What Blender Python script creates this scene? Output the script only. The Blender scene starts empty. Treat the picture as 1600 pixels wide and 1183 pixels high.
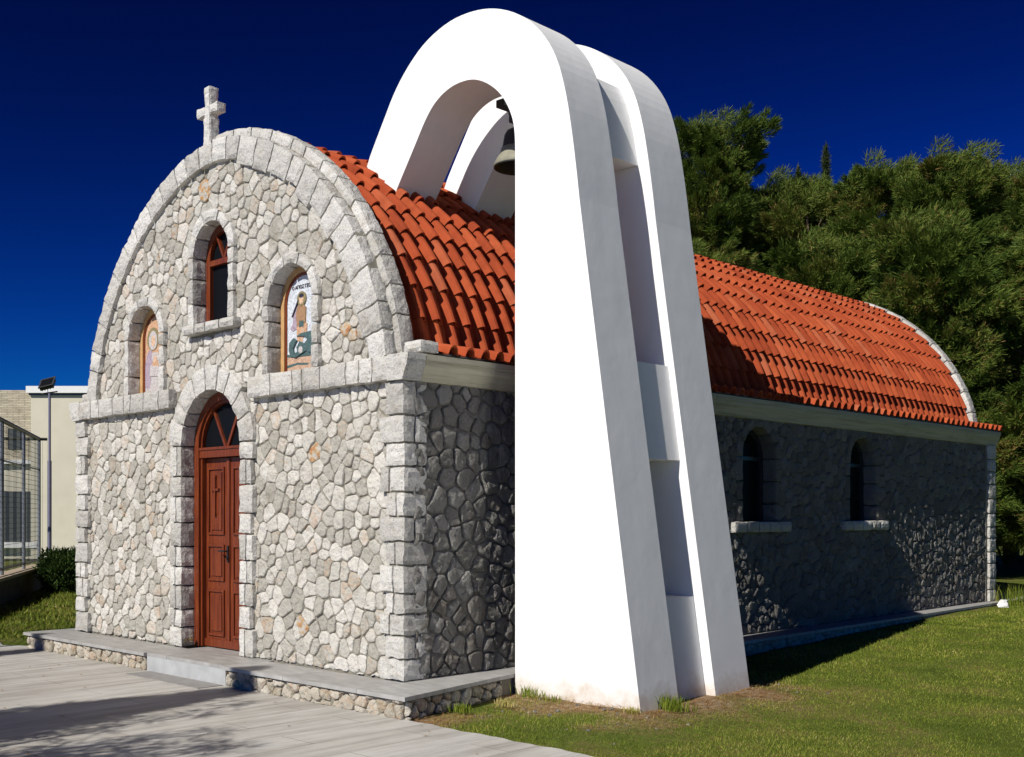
import bpy, math, random
import numpy as np
from mathutils import Vector
from mathutils.geometry import tessellate_polygon
R = math.radians
rng = np.random.default_rng(7)
random.seed(7)
sc = bpy.context.scene
COL = sc.collection

# ------------------------------------------------------------ camera, light, exposure
YAW = R(44.06)
cam_d = bpy.data.cameras.new('camera'); cam = bpy.data.objects.new('camera', cam_d); COL.objects.link(cam)
cam.location = (7.737, -6.606, 1.5); cam.rotation_euler = (R(90), 0, YAW)
cam_d.sensor_width = 36; cam_d.lens = 36 * 1767 / 1600
cam_d.shift_y = (805 - 591.5) / 1600
cam_d.clip_start = 0.05; cam_d.clip_end = 800
sc.camera = cam

SUN_AZ, SUN_EL = R(3.45), R(39.0)          # azimuth: from -Y towards +X
to_sun = Vector((math.sin(SUN_AZ) * math.cos(SUN_EL), -math.cos(SUN_AZ) * math.cos(SUN_EL), math.sin(SUN_EL)))
sd = bpy.data.lights.new('sun', 'SUN'); sd.energy = 5.0; sd.angle = R(0.5); sd.color = (1.0, 0.955, 0.88)
sun = bpy.data.objects.new('sun', sd); COL.objects.link(sun)
sun.rotation_euler = to_sun.to_track_quat('Z', 'Y').to_euler()
sun.location = (0, -20, 30)

world = bpy.data.worlds.new('World'); sc.world = world; world.use_nodes = True
wn, wl = world.node_tree.nodes, world.node_tree.links
wn.clear()
sky = wn.new('ShaderNodeTexSky'); sky.sky_type = 'NISHITA'; sky.sun_disc = False
sky.sun_elevation = SUN_EL; sky.sun_rotation = math.pi - SUN_AZ
sky.altitude = 600; sky.air_density = 1.0; sky.dust_density = 0.0; sky.ozone_density = 3.0
gm = wn.new('ShaderNodeGamma'); gm.inputs['Gamma'].default_value = 2.9
tint = wn.new('ShaderNodeMix'); tint.data_type = 'RGBA'; tint.blend_type = 'MULTIPLY'; tint.inputs['Factor'].default_value = 1.0
tint.inputs['B'].default_value = (0.0006, 0.0058, 0.0120, 1)
cap = wn.new('ShaderNodeMix'); cap.data_type = 'RGBA'; cap.blend_type = 'DARKEN'; cap.inputs['Factor'].default_value = 1.0; cap.inputs['B'].default_value = (16, 16, 15, 1)
bg = wn.new('ShaderNodeBackground'); bg.inputs['Strength'].default_value = 0.125
wo = wn.new('ShaderNodeOutputWorld')
wl.new(sky.outputs[0], cap.inputs['A']); wl.new(cap.outputs['Result'], gm.inputs['Color']); wl.new(gm.outputs[0], tint.inputs['A'])
wl.new(tint.outputs['Result'], bg.inputs['Color']); wl.new(bg.outputs[0], wo.inputs['Surface'])

sc.view_settings.view_transform = 'Standard'; sc.view_settings.look = 'None'
sc.view_settings.exposure = 0.0; sc.view_settings.gamma = 1.0
sc.render.engine = 'CYCLES'
sc.cycles.max_bounces = 6; sc.cycles.diffuse_bounces = 3

# ------------------------------------------------------------ noise helpers
_T = rng.random(4096 * 4)
def _h(ix, iy, iz, c):
    return _T[((ix * 73856093) ^ (iy * 19349663) ^ (iz * 83492791) ^ (c * 2654435)) & 16383]
def vnoise(p, f=1.0, c=0):
    q = np.asarray(p, float) * f
    i = np.floor(q).astype(np.int64); t = q - i; t = t * t * (3 - 2 * t)
    x, y, z = i[..., 0], i[..., 1], i[..., 2]; a, b, g = t[..., 0], t[..., 1], t[..., 2]
    r = 0
    for dx in (0, 1):
        for dy in (0, 1):
            for dz in (0, 1):
                w = (a if dx else 1 - a) * (b if dy else 1 - b) * (g if dz else 1 - g)
                r = r + w * _h(x + dx, y + dy, z + dz, c)
    return r * 2 - 1
def v3noise(p, f, c=0):
    return np.stack([vnoise(p, f, c), vnoise(p, f, c + 11), vnoise(p, f, c + 23)], -1)

# ------------------------------------------------------------ mesh helpers
class MB:
    """collects geometry and links it as ONE mesh object"""
    def __init__(s):
        s.v = []; s.n = 0; s.f = []; s.m = []; s.t = []; s.w = []
    def add(s, v, faces, m=0, tone=0.5, warm=0.0):
        v = np.asarray(v, float).reshape(-1, 3)
        s.v.append(v)
        s.t.append(np.broadcast_to(np.asarray(tone, float), (len(v),)).copy())
        s.w.append(np.broadcast_to(np.asarray(warm, float), (len(v),)).copy())
        if isinstance(faces, np.ndarray): s.f.append((faces + s.n, m))
        else:
            by = {}
            for f in faces: by.setdefault(len(f), []).append(f)
            for k, L in by.items(): s.f.append((np.array(L) + s.n, m))
        s.n += len(v)
    def build(s, name, mats, parent=None, smooth=False):
        me = bpy.data.meshes.new(name)
        V = np.concatenate(s.v); me.vertices.add(len(V)); me.vertices.foreach_set('co', V.ravel())
        li = np.concatenate([f.ravel() for f, m in s.f]).astype(np.int32)
        lt = np.concatenate([np.full(len(f), f.shape[1]) for f, m in s.f])
        mi = np.concatenate([np.full(len(f), m) for f, m in s.f]).astype(np.int32)
        me.loops.add(len(li)); me.loops.foreach_set('vertex_index', li)
        me.polygons.add(len(lt)); me.polygons.foreach_set('loop_start', np.concatenate([[0], np.cumsum(lt)[:-1]]).astype(np.int32))
        me.polygons.foreach_set('material_index', mi)
        me.polygons.foreach_set('use_smooth', np.full(len(lt), smooth))
        me.update(calc_edges=True)
        a = me.attributes.new('tone', 'FLOAT', 'POINT'); a.data.foreach_set('value', np.concatenate(s.t).astype(np.float32))
        a = me.attributes.new('warm', 'FLOAT', 'POINT'); a.data.foreach_set('value', np.concatenate(s.w).astype(np.float32))
        for m in (mats if isinstance(mats, (list, tuple)) else [mats]): me.materials.append(m)
        o = bpy.data.objects.new(name, me); COL.objects.link(o)
        if parent: o.parent = parent; o.matrix_parent_inverse = parent.matrix_world.inverted() if False else o.matrix_parent_inverse
        return o
    # ---- primitives
    def box(s, x0, x1, y0, y1, z0, z1, m=0, tone=.5, warm=0, f=None):
        v = np.array([(x, y, z) for x in (x0, x1) for y in (y0, y1) for z in (z0, z1)], float)
        if f: v = f(v)
        s.add(v, [(0, 1, 3, 2), (4, 6, 7, 5), (0, 4, 5, 1), (2, 3, 7, 6), (0, 2, 6, 4), (1, 5, 7, 3)], m, tone, warm)
    def tube(s, pts, r, n=8, m=0, tone=.5, cap=True):
        P = np.asarray(pts, float); r = np.broadcast_to(np.asarray(r, float), (len(P),))
        V = []; up = np.array([0, 0, 1.0])
        for i in range(len(P)):
            d = P[min(i + 1, len(P) - 1)] - P[max(i - 1, 0)]; d /= np.linalg.norm(d) + 1e-9
            a = np.cross(d, up); 
            if np.linalg.norm(a) < 1e-3: a = np.array([1.0, 0, 0])
            a /= np.linalg.norm(a); b = np.cross(a, d)
            th = np.arange(n) / n * 2 * math.pi
            V.append(P[i] + r[i] * (np.cos(th)[:, None] * a + np.sin(th)[:, None] * b))
        F = [(i * n + k, i * n + (k + 1) % n, (i + 1) * n + (k + 1) % n, (i + 1) * n + k) for i in range(len(P) - 1) for k in range(n)]
        s.add(np.concatenate(V), F, m, tone)
        if cap:
            s.add(V[0], [tuple(range(n))[::-1]], m, tone); s.add(V[-1], [tuple(range(n))], m, tone)
    def lathe(s, prof, c, n=32, m=0, tone=.5):
        prof = np.asarray(prof, float); th = np.arange(n) / n * 2 * math.pi
        V = np.stack([c[0] + prof[:, 0:1] * np.cos(th), c[1] + prof[:, 0:1] * np.sin(th), c[2] + prof[:, 1:2] + 0 * th], -1).reshape(-1, 3)
        F = [(i * n + k, i * n + (k + 1) % n, (i + 1) * n + (k + 1) % n, (i + 1) * n + k) for i in range(len(prof) - 1) for k in range(n)]
        s.add(V, F, m, tone)
    def prism(s, loops, frame, n0, n1, m=0, tone=.5):
        """solid plate: outer loop plus holes, in (u,v), from n0 (back) to n1 (front)"""
        tris = tessellate_polygon([[Vector((p[0], p[1], 0)) for p in L] for L in loops])
        P = np.array([p for L in loops for p in L], float); k = len(P)
        a = frame(np.c_[P, np.full(k, n1)]); b = frame(np.c_[P, np.full(k, n0)])
        T = []
        for t in tris:
            q = P[list(t)]; ar = (q[1, 0] - q[0, 0]) * (q[2, 1] - q[0, 1]) - (q[1, 1] - q[0, 1]) * (q[2, 0] - q[0, 0])
            T.append(tuple(t) if ar > 0 else tuple(t)[::-1])
        s.add(a, T, m, tone); s.add(b, [t[::-1] for t in T], m, tone)
        o = 0
        for L in loops:
            q = len(L); area = sum(L[i][0] * L[(i + 1) % q][1] - L[(i + 1) % q][0] * L[i][1] for i in range(q))
            outer = (L is loops[0]); ccw = (area > 0) == outer
            for i in range(q):
                j = (i + 1) % q; w = np.array([b[o + i], b[o + j], a[o + j], a[o + i]])
                s.add(w, [(0, 1, 2, 3) if ccw else (3, 2, 1, 0)], m, tone)
            o += q
    def rock_box(s, u0, u1, v0, v1, n0, n1, frame, res=.045, amp=.008, m=0, tone=None, warm=0, bulge=.012, gap=.004, warp=None):
        """block of hewn stone: subdivided box, rounded and roughened"""
        u0 += gap; u1 -= gap; v0 += gap; v1 -= gap
        if u1 - u0 < .01 or v1 - v0 < .01: return
        if tone is None: tone = random.random()
        N = [max(1, int(round((b - a) / res))) for a, b in ((u0, u1), (v0, v1), (n0, n1))]
        V = []; F = []; o = 0
        def grid(ax, side):
            nonlocal o
            a, b = [(1, 2), (0, 2), (0, 1)][ax]
            na, nb = N[a], N[b]
            A, B = np.meshgrid(np.arange(na + 1) / na, np.arange(nb + 1) / nb, indexing='ij')
            g = np.zeros((na + 1, nb + 1, 3)); g[..., a] = A; g[..., b] = B; g[..., ax] = side
            V.append(g.reshape(-1, 3))
            i, j = np.meshgrid(np.arange(na), np.arange(nb), indexing='ij'); q = (i * (nb + 1) + j).ravel() + o
            f = np.c_[q, q + nb + 1, q + nb + 2, q + 1]
            if (side == 1) == (ax == 1): f = f[:, ::-1]
            F.append(f); o += (na + 1) * (nb + 1)
        for ax in (0, 1, 2):
            for side in (0, 1): 
                if ax == 2 and side == 0: continue
                grid(ax, side)
        g = np.concatenate(V); lo = np.array([u0, v0, n0]); hi = np.array([u1, v1, n1])
        c = g * 2 - 1
        p = lo + g * (hi - lo)
        # rounded edges and a bulging face
        rad = np.minimum(.014, (hi - lo) * .25)
        e = np.abs(c)
        for ax in range(3):
            oth = [k for k in range(3) if k != ax]
            m2 = np.maximum(e[:, oth[0]], e[:, oth[1]])
            k = np.where(m2 > .999, 1.0, 0.0) * np.where(e[:, ax] > .999, 1.0, 0.0)
            p[:, ax] -= np.sign(c[:, ax]) * rad[ax] * k * .5
        p[:, 2] += bulge * (1 - e[:, 0] ** 2) * (1 - e[:, 1] ** 2) * (g[:, 2] > .99)
        if warp: p = warp(p)
        w = frame(p)
        w = w + amp * v3noise(w, 11, 3) + amp * .7 * v3noise(w, 27, 5)
        s.add(w, np.concatenate(F), m, tone, warm)
    def stone(s, poly, frame, h=.03, depth=.03, gap=.008, amp=.008, dome=.010, res=.035, m=0, tone=None, warm=0, tilt=.25):
        """one rubble stone from a polygon outline"""
        P = np.asarray(poly, float)
        for cc in (.15, .2):
            Q = np.roll(P, -1, 0); P = np.stack([P * (1 - cc) + Q * cc, P * cc + Q * (1 - cc)], 1).reshape(-1, 2)
        Q = np.roll(P, -1, 0); L = np.linalg.norm(Q - P, axis=1); tot = L.sum()
        n = max(7, int(tot / res)); t = np.arange(n) / n * tot; cs = np.concatenate([[0], np.cumsum(L)])
        PP = np.concatenate([P, P[:1]]); P = np.c_[np.interp(t, cs, PP[:, 0]), np.interp(t, cs, PP[:, 1])]
        c = P.mean(0); k_ = vnoise(np.c_[P * 14, np.full(n, c[0] * 3)], 1, 9) * .010 * min(1, tot / .8); P = P + (P - c) / (np.linalg.norm(P - c, axis=1)[:, None] + 1e-6) * k_[:, None]; d = P - c; rr = np.linalg.norm(d, axis=1)[:, None] + 1e-6
        if rr.mean() < .02: return
        if tone is None: tone = random.random()
        rings = []
        b = min(.013, rr.mean() * .2)
        for k, (ins, hh) in enumerate(((0, -depth), (0, h * .35), (b * .45, h * .82), (b * 1.1, h))):
            rings.append(np.c_[c + d * np.maximum(.05, 1 - (gap + ins) / rr), np.full(n, hh)])
        base = c + d * np.maximum(.05, 1 - (gap + b * 1.1) / rr)
        nr = max(2, int(rr.mean() / res))
        for k in range(1, nr):
            q = 1 - k / nr
            rings.append(np.c_[c + (base - c) * q, np.full(n, h + dome * (1 - q * q))])
        R_ = np.concatenate(rings + [np.array([[c[0], c[1], h + dome]])])
        w = frame(R_)
        nz = v3noise(w, 13, 1) * amp + v3noise(w, 29, 2) * amp * .7
        nz[:n] = 0; nz[n:2 * n] *= .6
        # tilt of the face
        tl = (random.random() - .5) * tilt, (random.random() - .5) * tilt
        R2 = R_.copy(); R2[n:, 2] += (R_[n:, 0] - c[0]) * tl[0] * .25 + (R_[n:, 1] - c[1]) * tl[1] * .25
        w = frame(R2) + nz
        nR = len(rings); i, k = np.meshgrid(np.arange(nR - 1), np.arange(n), indexing='ij'); i = i.ravel(); k = k.ravel(); k2 = (k + 1) % n
        s.add(w, np.c_[i * n + k, i * n + k2, (i + 1) * n + k2, (i + 1) * n + k], m, tone, warm)
        k = np.arange(n); base_i = s.n - len(w)
        s.f.append((np.c_[(nR - 1) * n + k, (nR - 1) * n + (k + 1) % n, np.full(n, nR * n)] + base_i, m))

fr_front = lambda Y: (lambda p: np.c_[p[:, 0], Y - p[:, 2], p[:, 1]])
fr_side = lambda X: (lambda p: np.c_[X + p[:, 2], p[:, 0], p[:, 1]])
fr_left = lambda X: (lambda p: np.c_[X - p[:, 2], -p[:, 0], p[:, 1]])
fr_back = lambda Y: (lambda p: np.c_[-p[:, 0], Y + p[:, 2], p[:, 1]])

def voronoi(x0, x1, y0, y1, rmin, rmax, aspect=1.0, n_try=9000):
    """cells of irregular size that tile the rectangle"""
    pts = []; rad = []
    A = np.zeros((0, 2)); Rr = np.zeros(0)
    fails = 0
    cell = {}
    while fails < n_try:
        p = (random.uniform(x0 - rmax, x1 + rmax), random.uniform(y0 - rmax, y1 + rmax))
        r = rmin + (rmax - rmin) * random.random() ** 1.6
        gx, gy = int(p[0] // rmax), int(p[1] // rmax); ok = True
        for a in range(gx - 2, gx + 3):
            for b in range(gy - 2, gy + 3):
                for (q, rq) in cell.get((a, b), ()):
                    if (p[0] - q[0]) ** 2 + ((p[1] - q[1]) / aspect) ** 2 < (.5 * (r + rq)) ** 2 * 1.0: ok = False; break
                if not ok: break
            if not ok: break
        if ok: cell.setdefault((gx, gy), []).append((p, r)); pts.append(p); fails = 0
        else: fails += 1
    P = np.array(pts); out = []
    for i, p in enumerate(P):
        d = np.hypot(P[:, 0] - p[0], P[:, 1] - p[1]); nb = np.argsort(d)[1:26]
        poly = [(p[0] - 2, p[1] - 2), (p[0] + 2, p[1] - 2), (p[0] + 2, p[1] + 2), (p[0] - 2, p[1] + 2)]
        def clip(poly, nx, ny, c):
            o = []
            for k in range(len(poly)):
                a, b = poly[k], poly[(k + 1) % len(poly)]
                da = a[0] * nx + a[1] * ny - c; db = b[0] * nx + b[1] * ny - c
                if da <= 0: o.append(a)
                if da * db < 0:
                    t = da / (da - db); o.append((a[0] + (b[0] - a[0]) * t, a[1] + (b[1] - a[1]) * t))
            return o
        for j in nb:
            q = P[j]; nx, ny = q - p; c = nx * (p[0] + q[0]) / 2 + ny * (p[1] + q[1]) / 2
            poly = clip(poly, nx, ny, c)
        for nx, ny, c in ((1, 0, x1), (-1, 0, -x0), (0, 1, y1), (0, -1, -y0)):
            if poly: poly = clip(poly, nx, ny, c)
        if len(poly) < 3: continue
        # merge very short edges
        q = [poly[0]]
        for a in poly[1:]:
            if math.hypot(a[0] - q[-1][0], a[1] - q[-1][1]) > .022: q.append(a)
        if len(q) < 3: continue
        Q = np.array(q); ar = abs(np.sum(Q[:, 0] * np.roll(Q[:, 1], -1) - np.roll(Q[:, 0], -1) * Q[:, 1])) / 2
        if ar > .0016: out.append(Q)
    return out

def push_out(poly, shapes):
    """keep a stone's outline out of arched openings (centre x, foot z, spring z, radius)"""
    P = np.asarray(poly, float); m = []
    for k in range(len(P)):
        a, b = P[k], P[(k + 1) % len(P)]; n = max(1, int(np.linalg.norm(b - a) / .05))
        for t in range(n): m.append(a + (b - a) * t / n)
    P = np.array(m); inside = np.zeros(len(P), bool)
    for (cx, z0, zs, r) in shapes:
        for k in range(len(P)):
            x, z = P[k]
            if z >= zs:
                d = math.hypot(x - cx, z - zs)
                if d < r: inside[k] = True; q = r / max(d, 1e-3); P[k] = (cx + (x - cx) * q, zs + (z - zs) * q)
            elif z > z0 and abs(x - cx) < r:
                inside[k] = True
                if z - z0 < r - abs(x - cx) and z - z0 < .12: P[k] = (x, z0)
                else: P[k] = (cx + math.copysign(r, x - cx), z)
    if inside.mean() > .62: return None
    ar = abs(np.sum(P[:, 0] * np.roll(P[:, 1], -1) - np.roll(P[:, 0], -1) * P[:, 1])) / 2
    return P if ar > .002 else None

# ------------------------------------------------------------ object helpers
def tag(o, label=None, cat=None, group=None, kind=None):
    if label: o['label'] = label
    if cat: o['category'] = cat
    if group: o['group'] = group
    if kind: o['kind'] = kind
    return o
def empty(name, loc, label, cat, group=None):
    o = bpy.data.objects.new(name, None); COL.objects.link(o); o.location = loc; o.empty_display_size = .3
    return tag(o, label, cat, group)
def adopt(parent, *objs):
    for o in objs:
        o.parent = parent; l = Vector((0, 0, 0)); p = parent
        while p: l += p.location; p = p.parent
        o.location = o.location - l if o.parent else o.location
    return objs[-1]
def part(mb, name, mats, parent, smooth=False, origin=None):
    """mesh given in world coordinates, parented so that it stays where it is"""
    o = mb.build(name, mats, None, smooth)
    o.parent = parent
    l = Vector((0, 0, 0)); p = parent
    while p: l += p.location; p = p.parent
    o.location = -l
    return o

# ------------------------------------------------------------ materials
def mat(name, rough=.8, spec=.3):
    m = bpy.data.materials.new(name); m.use_nodes = True; nt = m.node_tree
    b = nt.nodes['Principled BSDF']; b.inputs['Roughness'].default_value = rough
    b.inputs['Specular IOR Level'].default_value = spec
    return m, nt, b
def nd(nt, t, **kw):
    n = nt.nodes.new(t)
    for k, v in kw.items():
        if k in n.inputs.keys(): n.inputs[k].default_value = v
        else: setattr(n, k, v)
    return n
def noise(nt, scale, detail=4, rough=.55, vec=None):
    n = nd(nt, 'ShaderNodeTexNoise'); n.inputs['Scale'].default_value = scale; n.inputs['Detail'].default_value = detail; n.inputs['Roughness'].default_value = rough
    if vec is not None: nt.links.new(vec, n.inputs['Vector'])
    return n
def ramp(nt, fac, stops):
    r = nd(nt, 'ShaderNodeValToRGB'); nt.links.new(fac, r.inputs[0]); e = r.color_ramp.elements
    while len(e) > 1: e.remove(e[-1])
    e[0].position = stops[0][0]; e[0].color = tuple(stops[0][1]) + (1,)
    for p, c in stops[1:]: q = e.new(p); q.color = tuple(c) + (1,)
    return r.outputs[0]
def mix(nt, a, b, fac, mode='MIX'):
    n = nd(nt, 'ShaderNodeMix', data_type='RGBA', blend_type=mode)
    for sck, v in (('Factor', fac), ('A', a), ('B', b)):
        if hasattr(v, 'links') or hasattr(v, 'is_linked'): nt.links.new(v, n.inputs[sck])
        else: n.inputs[sck].default_value = v if sck == 'Factor' else tuple(v) + (1,)
    return n.outputs['Result']
def bump(nt, b, h, strength, dist, prev=None):
    n = nd(nt, 'ShaderNodeBump'); n.inputs['Strength'].default_value = strength; n.inputs['Distance'].default_value = dist
    nt.links.new(h, n.inputs['Height'])
    if prev is not None: nt.links.new(prev, n.inputs['Normal'])
    nt.links.new(n.outputs[0], b.inputs['Normal']); return n.outputs[0]
def coords(nt): return nd(nt, 'ShaderNodeTexCoord').outputs['Object']
def attr(nt, n): return nd(nt, 'ShaderNodeAttribute', attribute_name=n).outputs['Fac']

def stone_mat(name, c0, c1, c2, speck=.35, bstr=.5, bdist=.02, lichen=.0):
    m, nt, b = mat(name, .92, .15); co = coords(nt)
    base = ramp(nt, attr(nt, 'tone'), [(0, c0), (.5, c1), (1, c2)])
    n1 = noise(nt, 5, 5, .6, co); base = mix(nt, base, (.62, .57, .50), nd(nt, 'ShaderNodeValue').outputs[0], 'MULTIPLY') if False else base
    st = ramp(nt, n1.outputs['Fac'], [(.25, (.78, .75, .70)), (.5, (1, 1, 1)), (.75, (1.0, .98, .94))])
    base = mix(nt, base, st, 1.0, 'MULTIPLY')
    n2 = noise(nt, 68, 4, .75, co); sp = ramp(nt, n2.outputs['Fac'], [(.34, (.36, .35, .34)), (.46, (.95, .95, .95)), (.6, (1.0, 1.0, 1.0)), (.72, (1.25, 1.25, 1.25))])
    base = mix(nt, base, sp, speck, 'MULTIPLY')
    wm = ramp(nt, noise(nt, 16, 3, .6, co).outputs['Fac'], [(.36, (.46, .17, .06)), (.48, (.52, .34, .16)), (.56, (.50, .46, .40))])
    base = mix(nt, base, wm, attr(nt, 'warm'))
    if lichen:
        l = noise(nt, 2.3, 4, .65, co)
        f = ramp(nt, l.outputs['Fac'], [(.68, (0, 0, 0)), (.72, (1, 1, 1))])
        mm = nd(nt, 'ShaderNodeMath', operation='MULTIPLY'); nt.links.new(f, mm.inputs[0]); mm.inputs[1].default_value = lichen
        base = mix(nt, base, (.52, .27, .08), mm.outputs[0])
    nt.links.new(base, b.inputs['Base Color'])
    vv = nd(nt, 'ShaderNodeTexVoronoi'); vv.inputs['Scale'].default_value = 19; wv = noise(nt, 9, 3, .6, co)
    wm_ = nd(nt, 'ShaderNodeMix', data_type='VECTOR'); wm_.inputs['Factor'].default_value = .12; nt.links.new(co, wm_.inputs['A']); nt.links.new(wv.outputs['Color'], wm_.inputs['B']); nt.links.new(wm_.outputs['Result'], vv.inputs['Vector'])
    p = bump(nt, b, vv.outputs['Distance'], bstr * .8, bdist * 1.6)
    h = noise(nt, 34, 7, .72, co); p = bump(nt, b, h.outputs['Fac'], bstr * 1.3, bdist, p)
    h2 = noise(nt, 140, 3, .6, co); bump(nt, b, h2.outputs['Fac'], bstr * .7, bdist * .4, p)
    return m
M_rubble = stone_mat('rubble stone', (.40, .38, .33), (.545, .525, .47), (.69, .665, .61), .6, .5, .022, .35)
M_rubble_side = stone_mat('side rubble stone', (.48, .46, .42), (.60, .58, .53), (.72, .70, .655), .5, 1.0, .18, .1)
M_dress = stone_mat('dressed stone', (.46, .445, .41), (.56, .545, .505), (.68, .665, .625), .9, .5, .018, .12)
M_plinth = stone_mat('plinth stone', (.42, .38, .30), (.54, .50, .42), (.66, .62, .54), .4, .6, .03, .3)
m, nt, b = mat('mortar', .95, .1); co = coords(nt)
nt.links.new(ramp(nt, noise(nt, 7, 5, .6, co).outputs['Fac'], [(.3, (.17, .16, .125)), (.6, (.28, .26, .215))]), b.inputs['Base Color'])
bump(nt, b, noise(nt, 60, 4, .6, co).outputs['Fac'], .5, .01); M_mortar = m

m, nt, b = mat('white render', .85, .2); co = coords(nt)
n1 = noise(nt, 1.6, 5, .6, co); c = ramp(nt, n1.outputs['Fac'], [(.3, (.85, .85, .84)), (.7, (.90, .90, .89))])
mp = nd(nt, 'ShaderNodeMapping'); nt.links.new(co, mp.inputs[0]); mp.inputs['Scale'].default_value = (9, 9, .5)
c = mix(nt, c, ramp(nt, noise(nt, 1, 5, .6, mp.outputs[0]).outputs['Fac'], [(.38, (.95, .95, .94)), (.6, (1, 1, 1))]), .5, 'MULTIPLY')
sx = nd(nt, 'ShaderNodeSeparateXYZ'); nt.links.new(co, sx.inputs[0])
nz = noise(nt, 6, 5, .7, co); ad = nd(nt, 'ShaderNodeMath', operation='MULTIPLY_ADD'); nt.links.new(nz.outputs['Fac'], ad.inputs[0]); ad.inputs[1].default_value = -.5; nt.links.new(sx.outputs['Z'], ad.inputs[2])
dirt = ramp(nt, ad.outputs[0], [(-.0, (1, 1, 1)), (.05, (0, 0, 0))])
mr = nd(nt, 'ShaderNodeMapRange'); nt.links.new(ad.outputs[0], mr.inputs[0]); mr.inputs[1].default_value = -.46; mr.inputs[2].default_value = -.22; mr.inputs[3].default_value = .75; mr.inputs[4].default_value = 0
c = mix(nt, c, (.52, .40, .27), mr.outputs[0]); nt.links.new(c, b.inputs['Base Color'])
p = bump(nt, b, noise(nt, 55, 4, .6, co).outputs['Fac'], .08, .008); bump(nt, b, noise(nt, 3, 3, .5, co).outputs['Fac'], .15, .03, p); M_white = m

m, nt, b = mat('terracotta', .85, .15); co = coords(nt)
c = ramp(nt, attr(nt, 'tone'), [(0, (.31, .054, .019)), (.45, (.385, .072, .025)), (.85, (.44, .092, .032)), (1, (.41, .11, .05))])
c = mix(nt, c, ramp(nt, noise(nt, 4, 6, .65, co).outputs['Fac'], [(.3, (.66, .60, .58)), (.55, (1, 1, 1)), (.8, (1.08, 1.05, 1.0))]), .8, 'MULTIPLY')
c = mix(nt, c, (.50, .22, .12), ramp(nt, noise(nt, 9, 6, .75, co).outputs['Fac'], [(.68, (0, 0, 0)), (.80, (.3, .3, .3))]))
nt.links.new(c, b.inputs['Base Color']); bump(nt, b, noise(nt, 60, 5, .6, co).outputs['Fac'], .3, .006); M_tile = m

m, nt, b = mat('concrete moulding', .85, .2); co = coords(nt)
mp = nd(nt, 'ShaderNodeMapping'); nt.links.new(co, mp.inputs[0]); mp.inputs['Scale'].default_value = (14, .5, 14)
c = ramp(nt, noise(nt, 2, 6, .6, mp.outputs[0]).outputs['Fac'], [(.3, (.36, .33, .23)), (.5, (.50, .47, .35)), (.7, (.56, .52, .40))])
c = mix(nt, c, (.30, .24, .14), ramp(nt, noise(nt, 1.3, 4, .7, co).outputs['Fac'], [(.55, (0, 0, 0)), (.75, (.5, .5, .5))]))
nt.links.new(c, b.inputs['Base Color']); bump(nt, b, noise(nt, 40, 4, .6, co).outputs['Fac'], .3, .008); M_conc = m

def plain(name, col, rough=.6, spec=.4, var=.12, bs=.1, scale=12, metal=0):
    m, nt, b = mat(name, rough, spec); co = coords(nt)
    lo = tuple(x * (1 - var) for x in col); hi = tuple(min(1, x * (1 + var)) for x in col)
    nt.links.new(ramp(nt, noise(nt, scale, 5, .6, co).outputs['Fac'], [(.3, lo), (.7, hi)]), b.inputs['Base Color'])
    b.inputs['Metallic'].default_value = metal
    if bs: bump(nt, b, noise(nt, scale * 5, 3, .6, co).outputs['Fac'], bs, .005)
    return m
m, nt, b = mat('varnished wood', .38, .45); co = coords(nt)
mp = nd(nt, 'ShaderNodeMapping'); nt.links.new(co, mp.inputs[0]); mp.inputs['Scale'].default_value = (30, 30, 1.6)
nt.links.new(ramp(nt, noise(nt, 2, 6, .6, mp.outputs[0]).outputs['Fac'], [(.3, (.08, .014, .006)), (.5, (.155, .031, .009)), (.7, (.23, .052, .014))]), b.inputs['Base Color'])
bump(nt, b, noise(nt, 3, 5, .6, mp.outputs[0]).outputs['Fac'], .12, .004); M_wood = m
M_glass, nt, b = mat('dark window glass', .35, .06); b.inputs['Base Color'].default_value = (.006, .007, .009, 1)
M_black = plain('blackened metal', (.02, .02, .022), .45, .4, .3, .1)
M_bronze = plain('old bronze', (.022, .021, .018), .5, .4, .35, .15, 14)
M_brass = plain('dull brass', (.30, .22, .10), .35, .5, .2, 0, 12, .8)
M_goldwood = plain('gilt frame', (.50, .30, .13), .5, .4, .15, .1)
M_galv = plain('galvanised steel', (.30, .31, .33), .4, .5, .2, .05, 8, .5)
M_cream = plain('cream render', (.62, .58, .46), .9, .1, .05, .1, 1.2)
M_pure = plain('white paint', (.78, .78, .76), .6, .3, .04, 0)
M_shade = plain('dark glazing and painted shade', (.025, .028, .033), .35, .5, .2, 0)  # near-black for glazing; on frames, deck and strip it is painted shade
m, nt, b = mat('stacked stone cladding', .9, .1); co = coords(nt)
bk = nd(nt, 'ShaderNodeTexBrick'); bk.inputs['Scale'].default_value = 1; bk.inputs['Brick Width'].default_value = .34; bk.inputs['Row Height'].default_value = .07; bk.inputs['Mortar Size'].default_value = .007
mp = nd(nt, 'ShaderNodeMapping'); nt.links.new(co, mp.inputs[0]); mp.inputs['Rotation'].default_value = (R(90), 0, 0); nt.links.new(mp.outputs[0], bk.inputs['Vector'])
bk.inputs['Color1'].default_value = (.62, .57, .45, 1); bk.inputs['Color2'].default_value = (.45, .41, .33, 1); bk.inputs['Mortar'].default_value = (.22, .19, .15, 1)
c = mix(nt, bk.outputs['Color'], ramp(nt, noise(nt, 3, 5, .7, co).outputs['Fac'], [(.3, (.7, .68, .62)), (.7, (1.1, 1.08, 1.02))]), 1, 'MULTIPLY')
nt.links.new(c, b.inputs['Base Color']); M_clad = m

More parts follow.
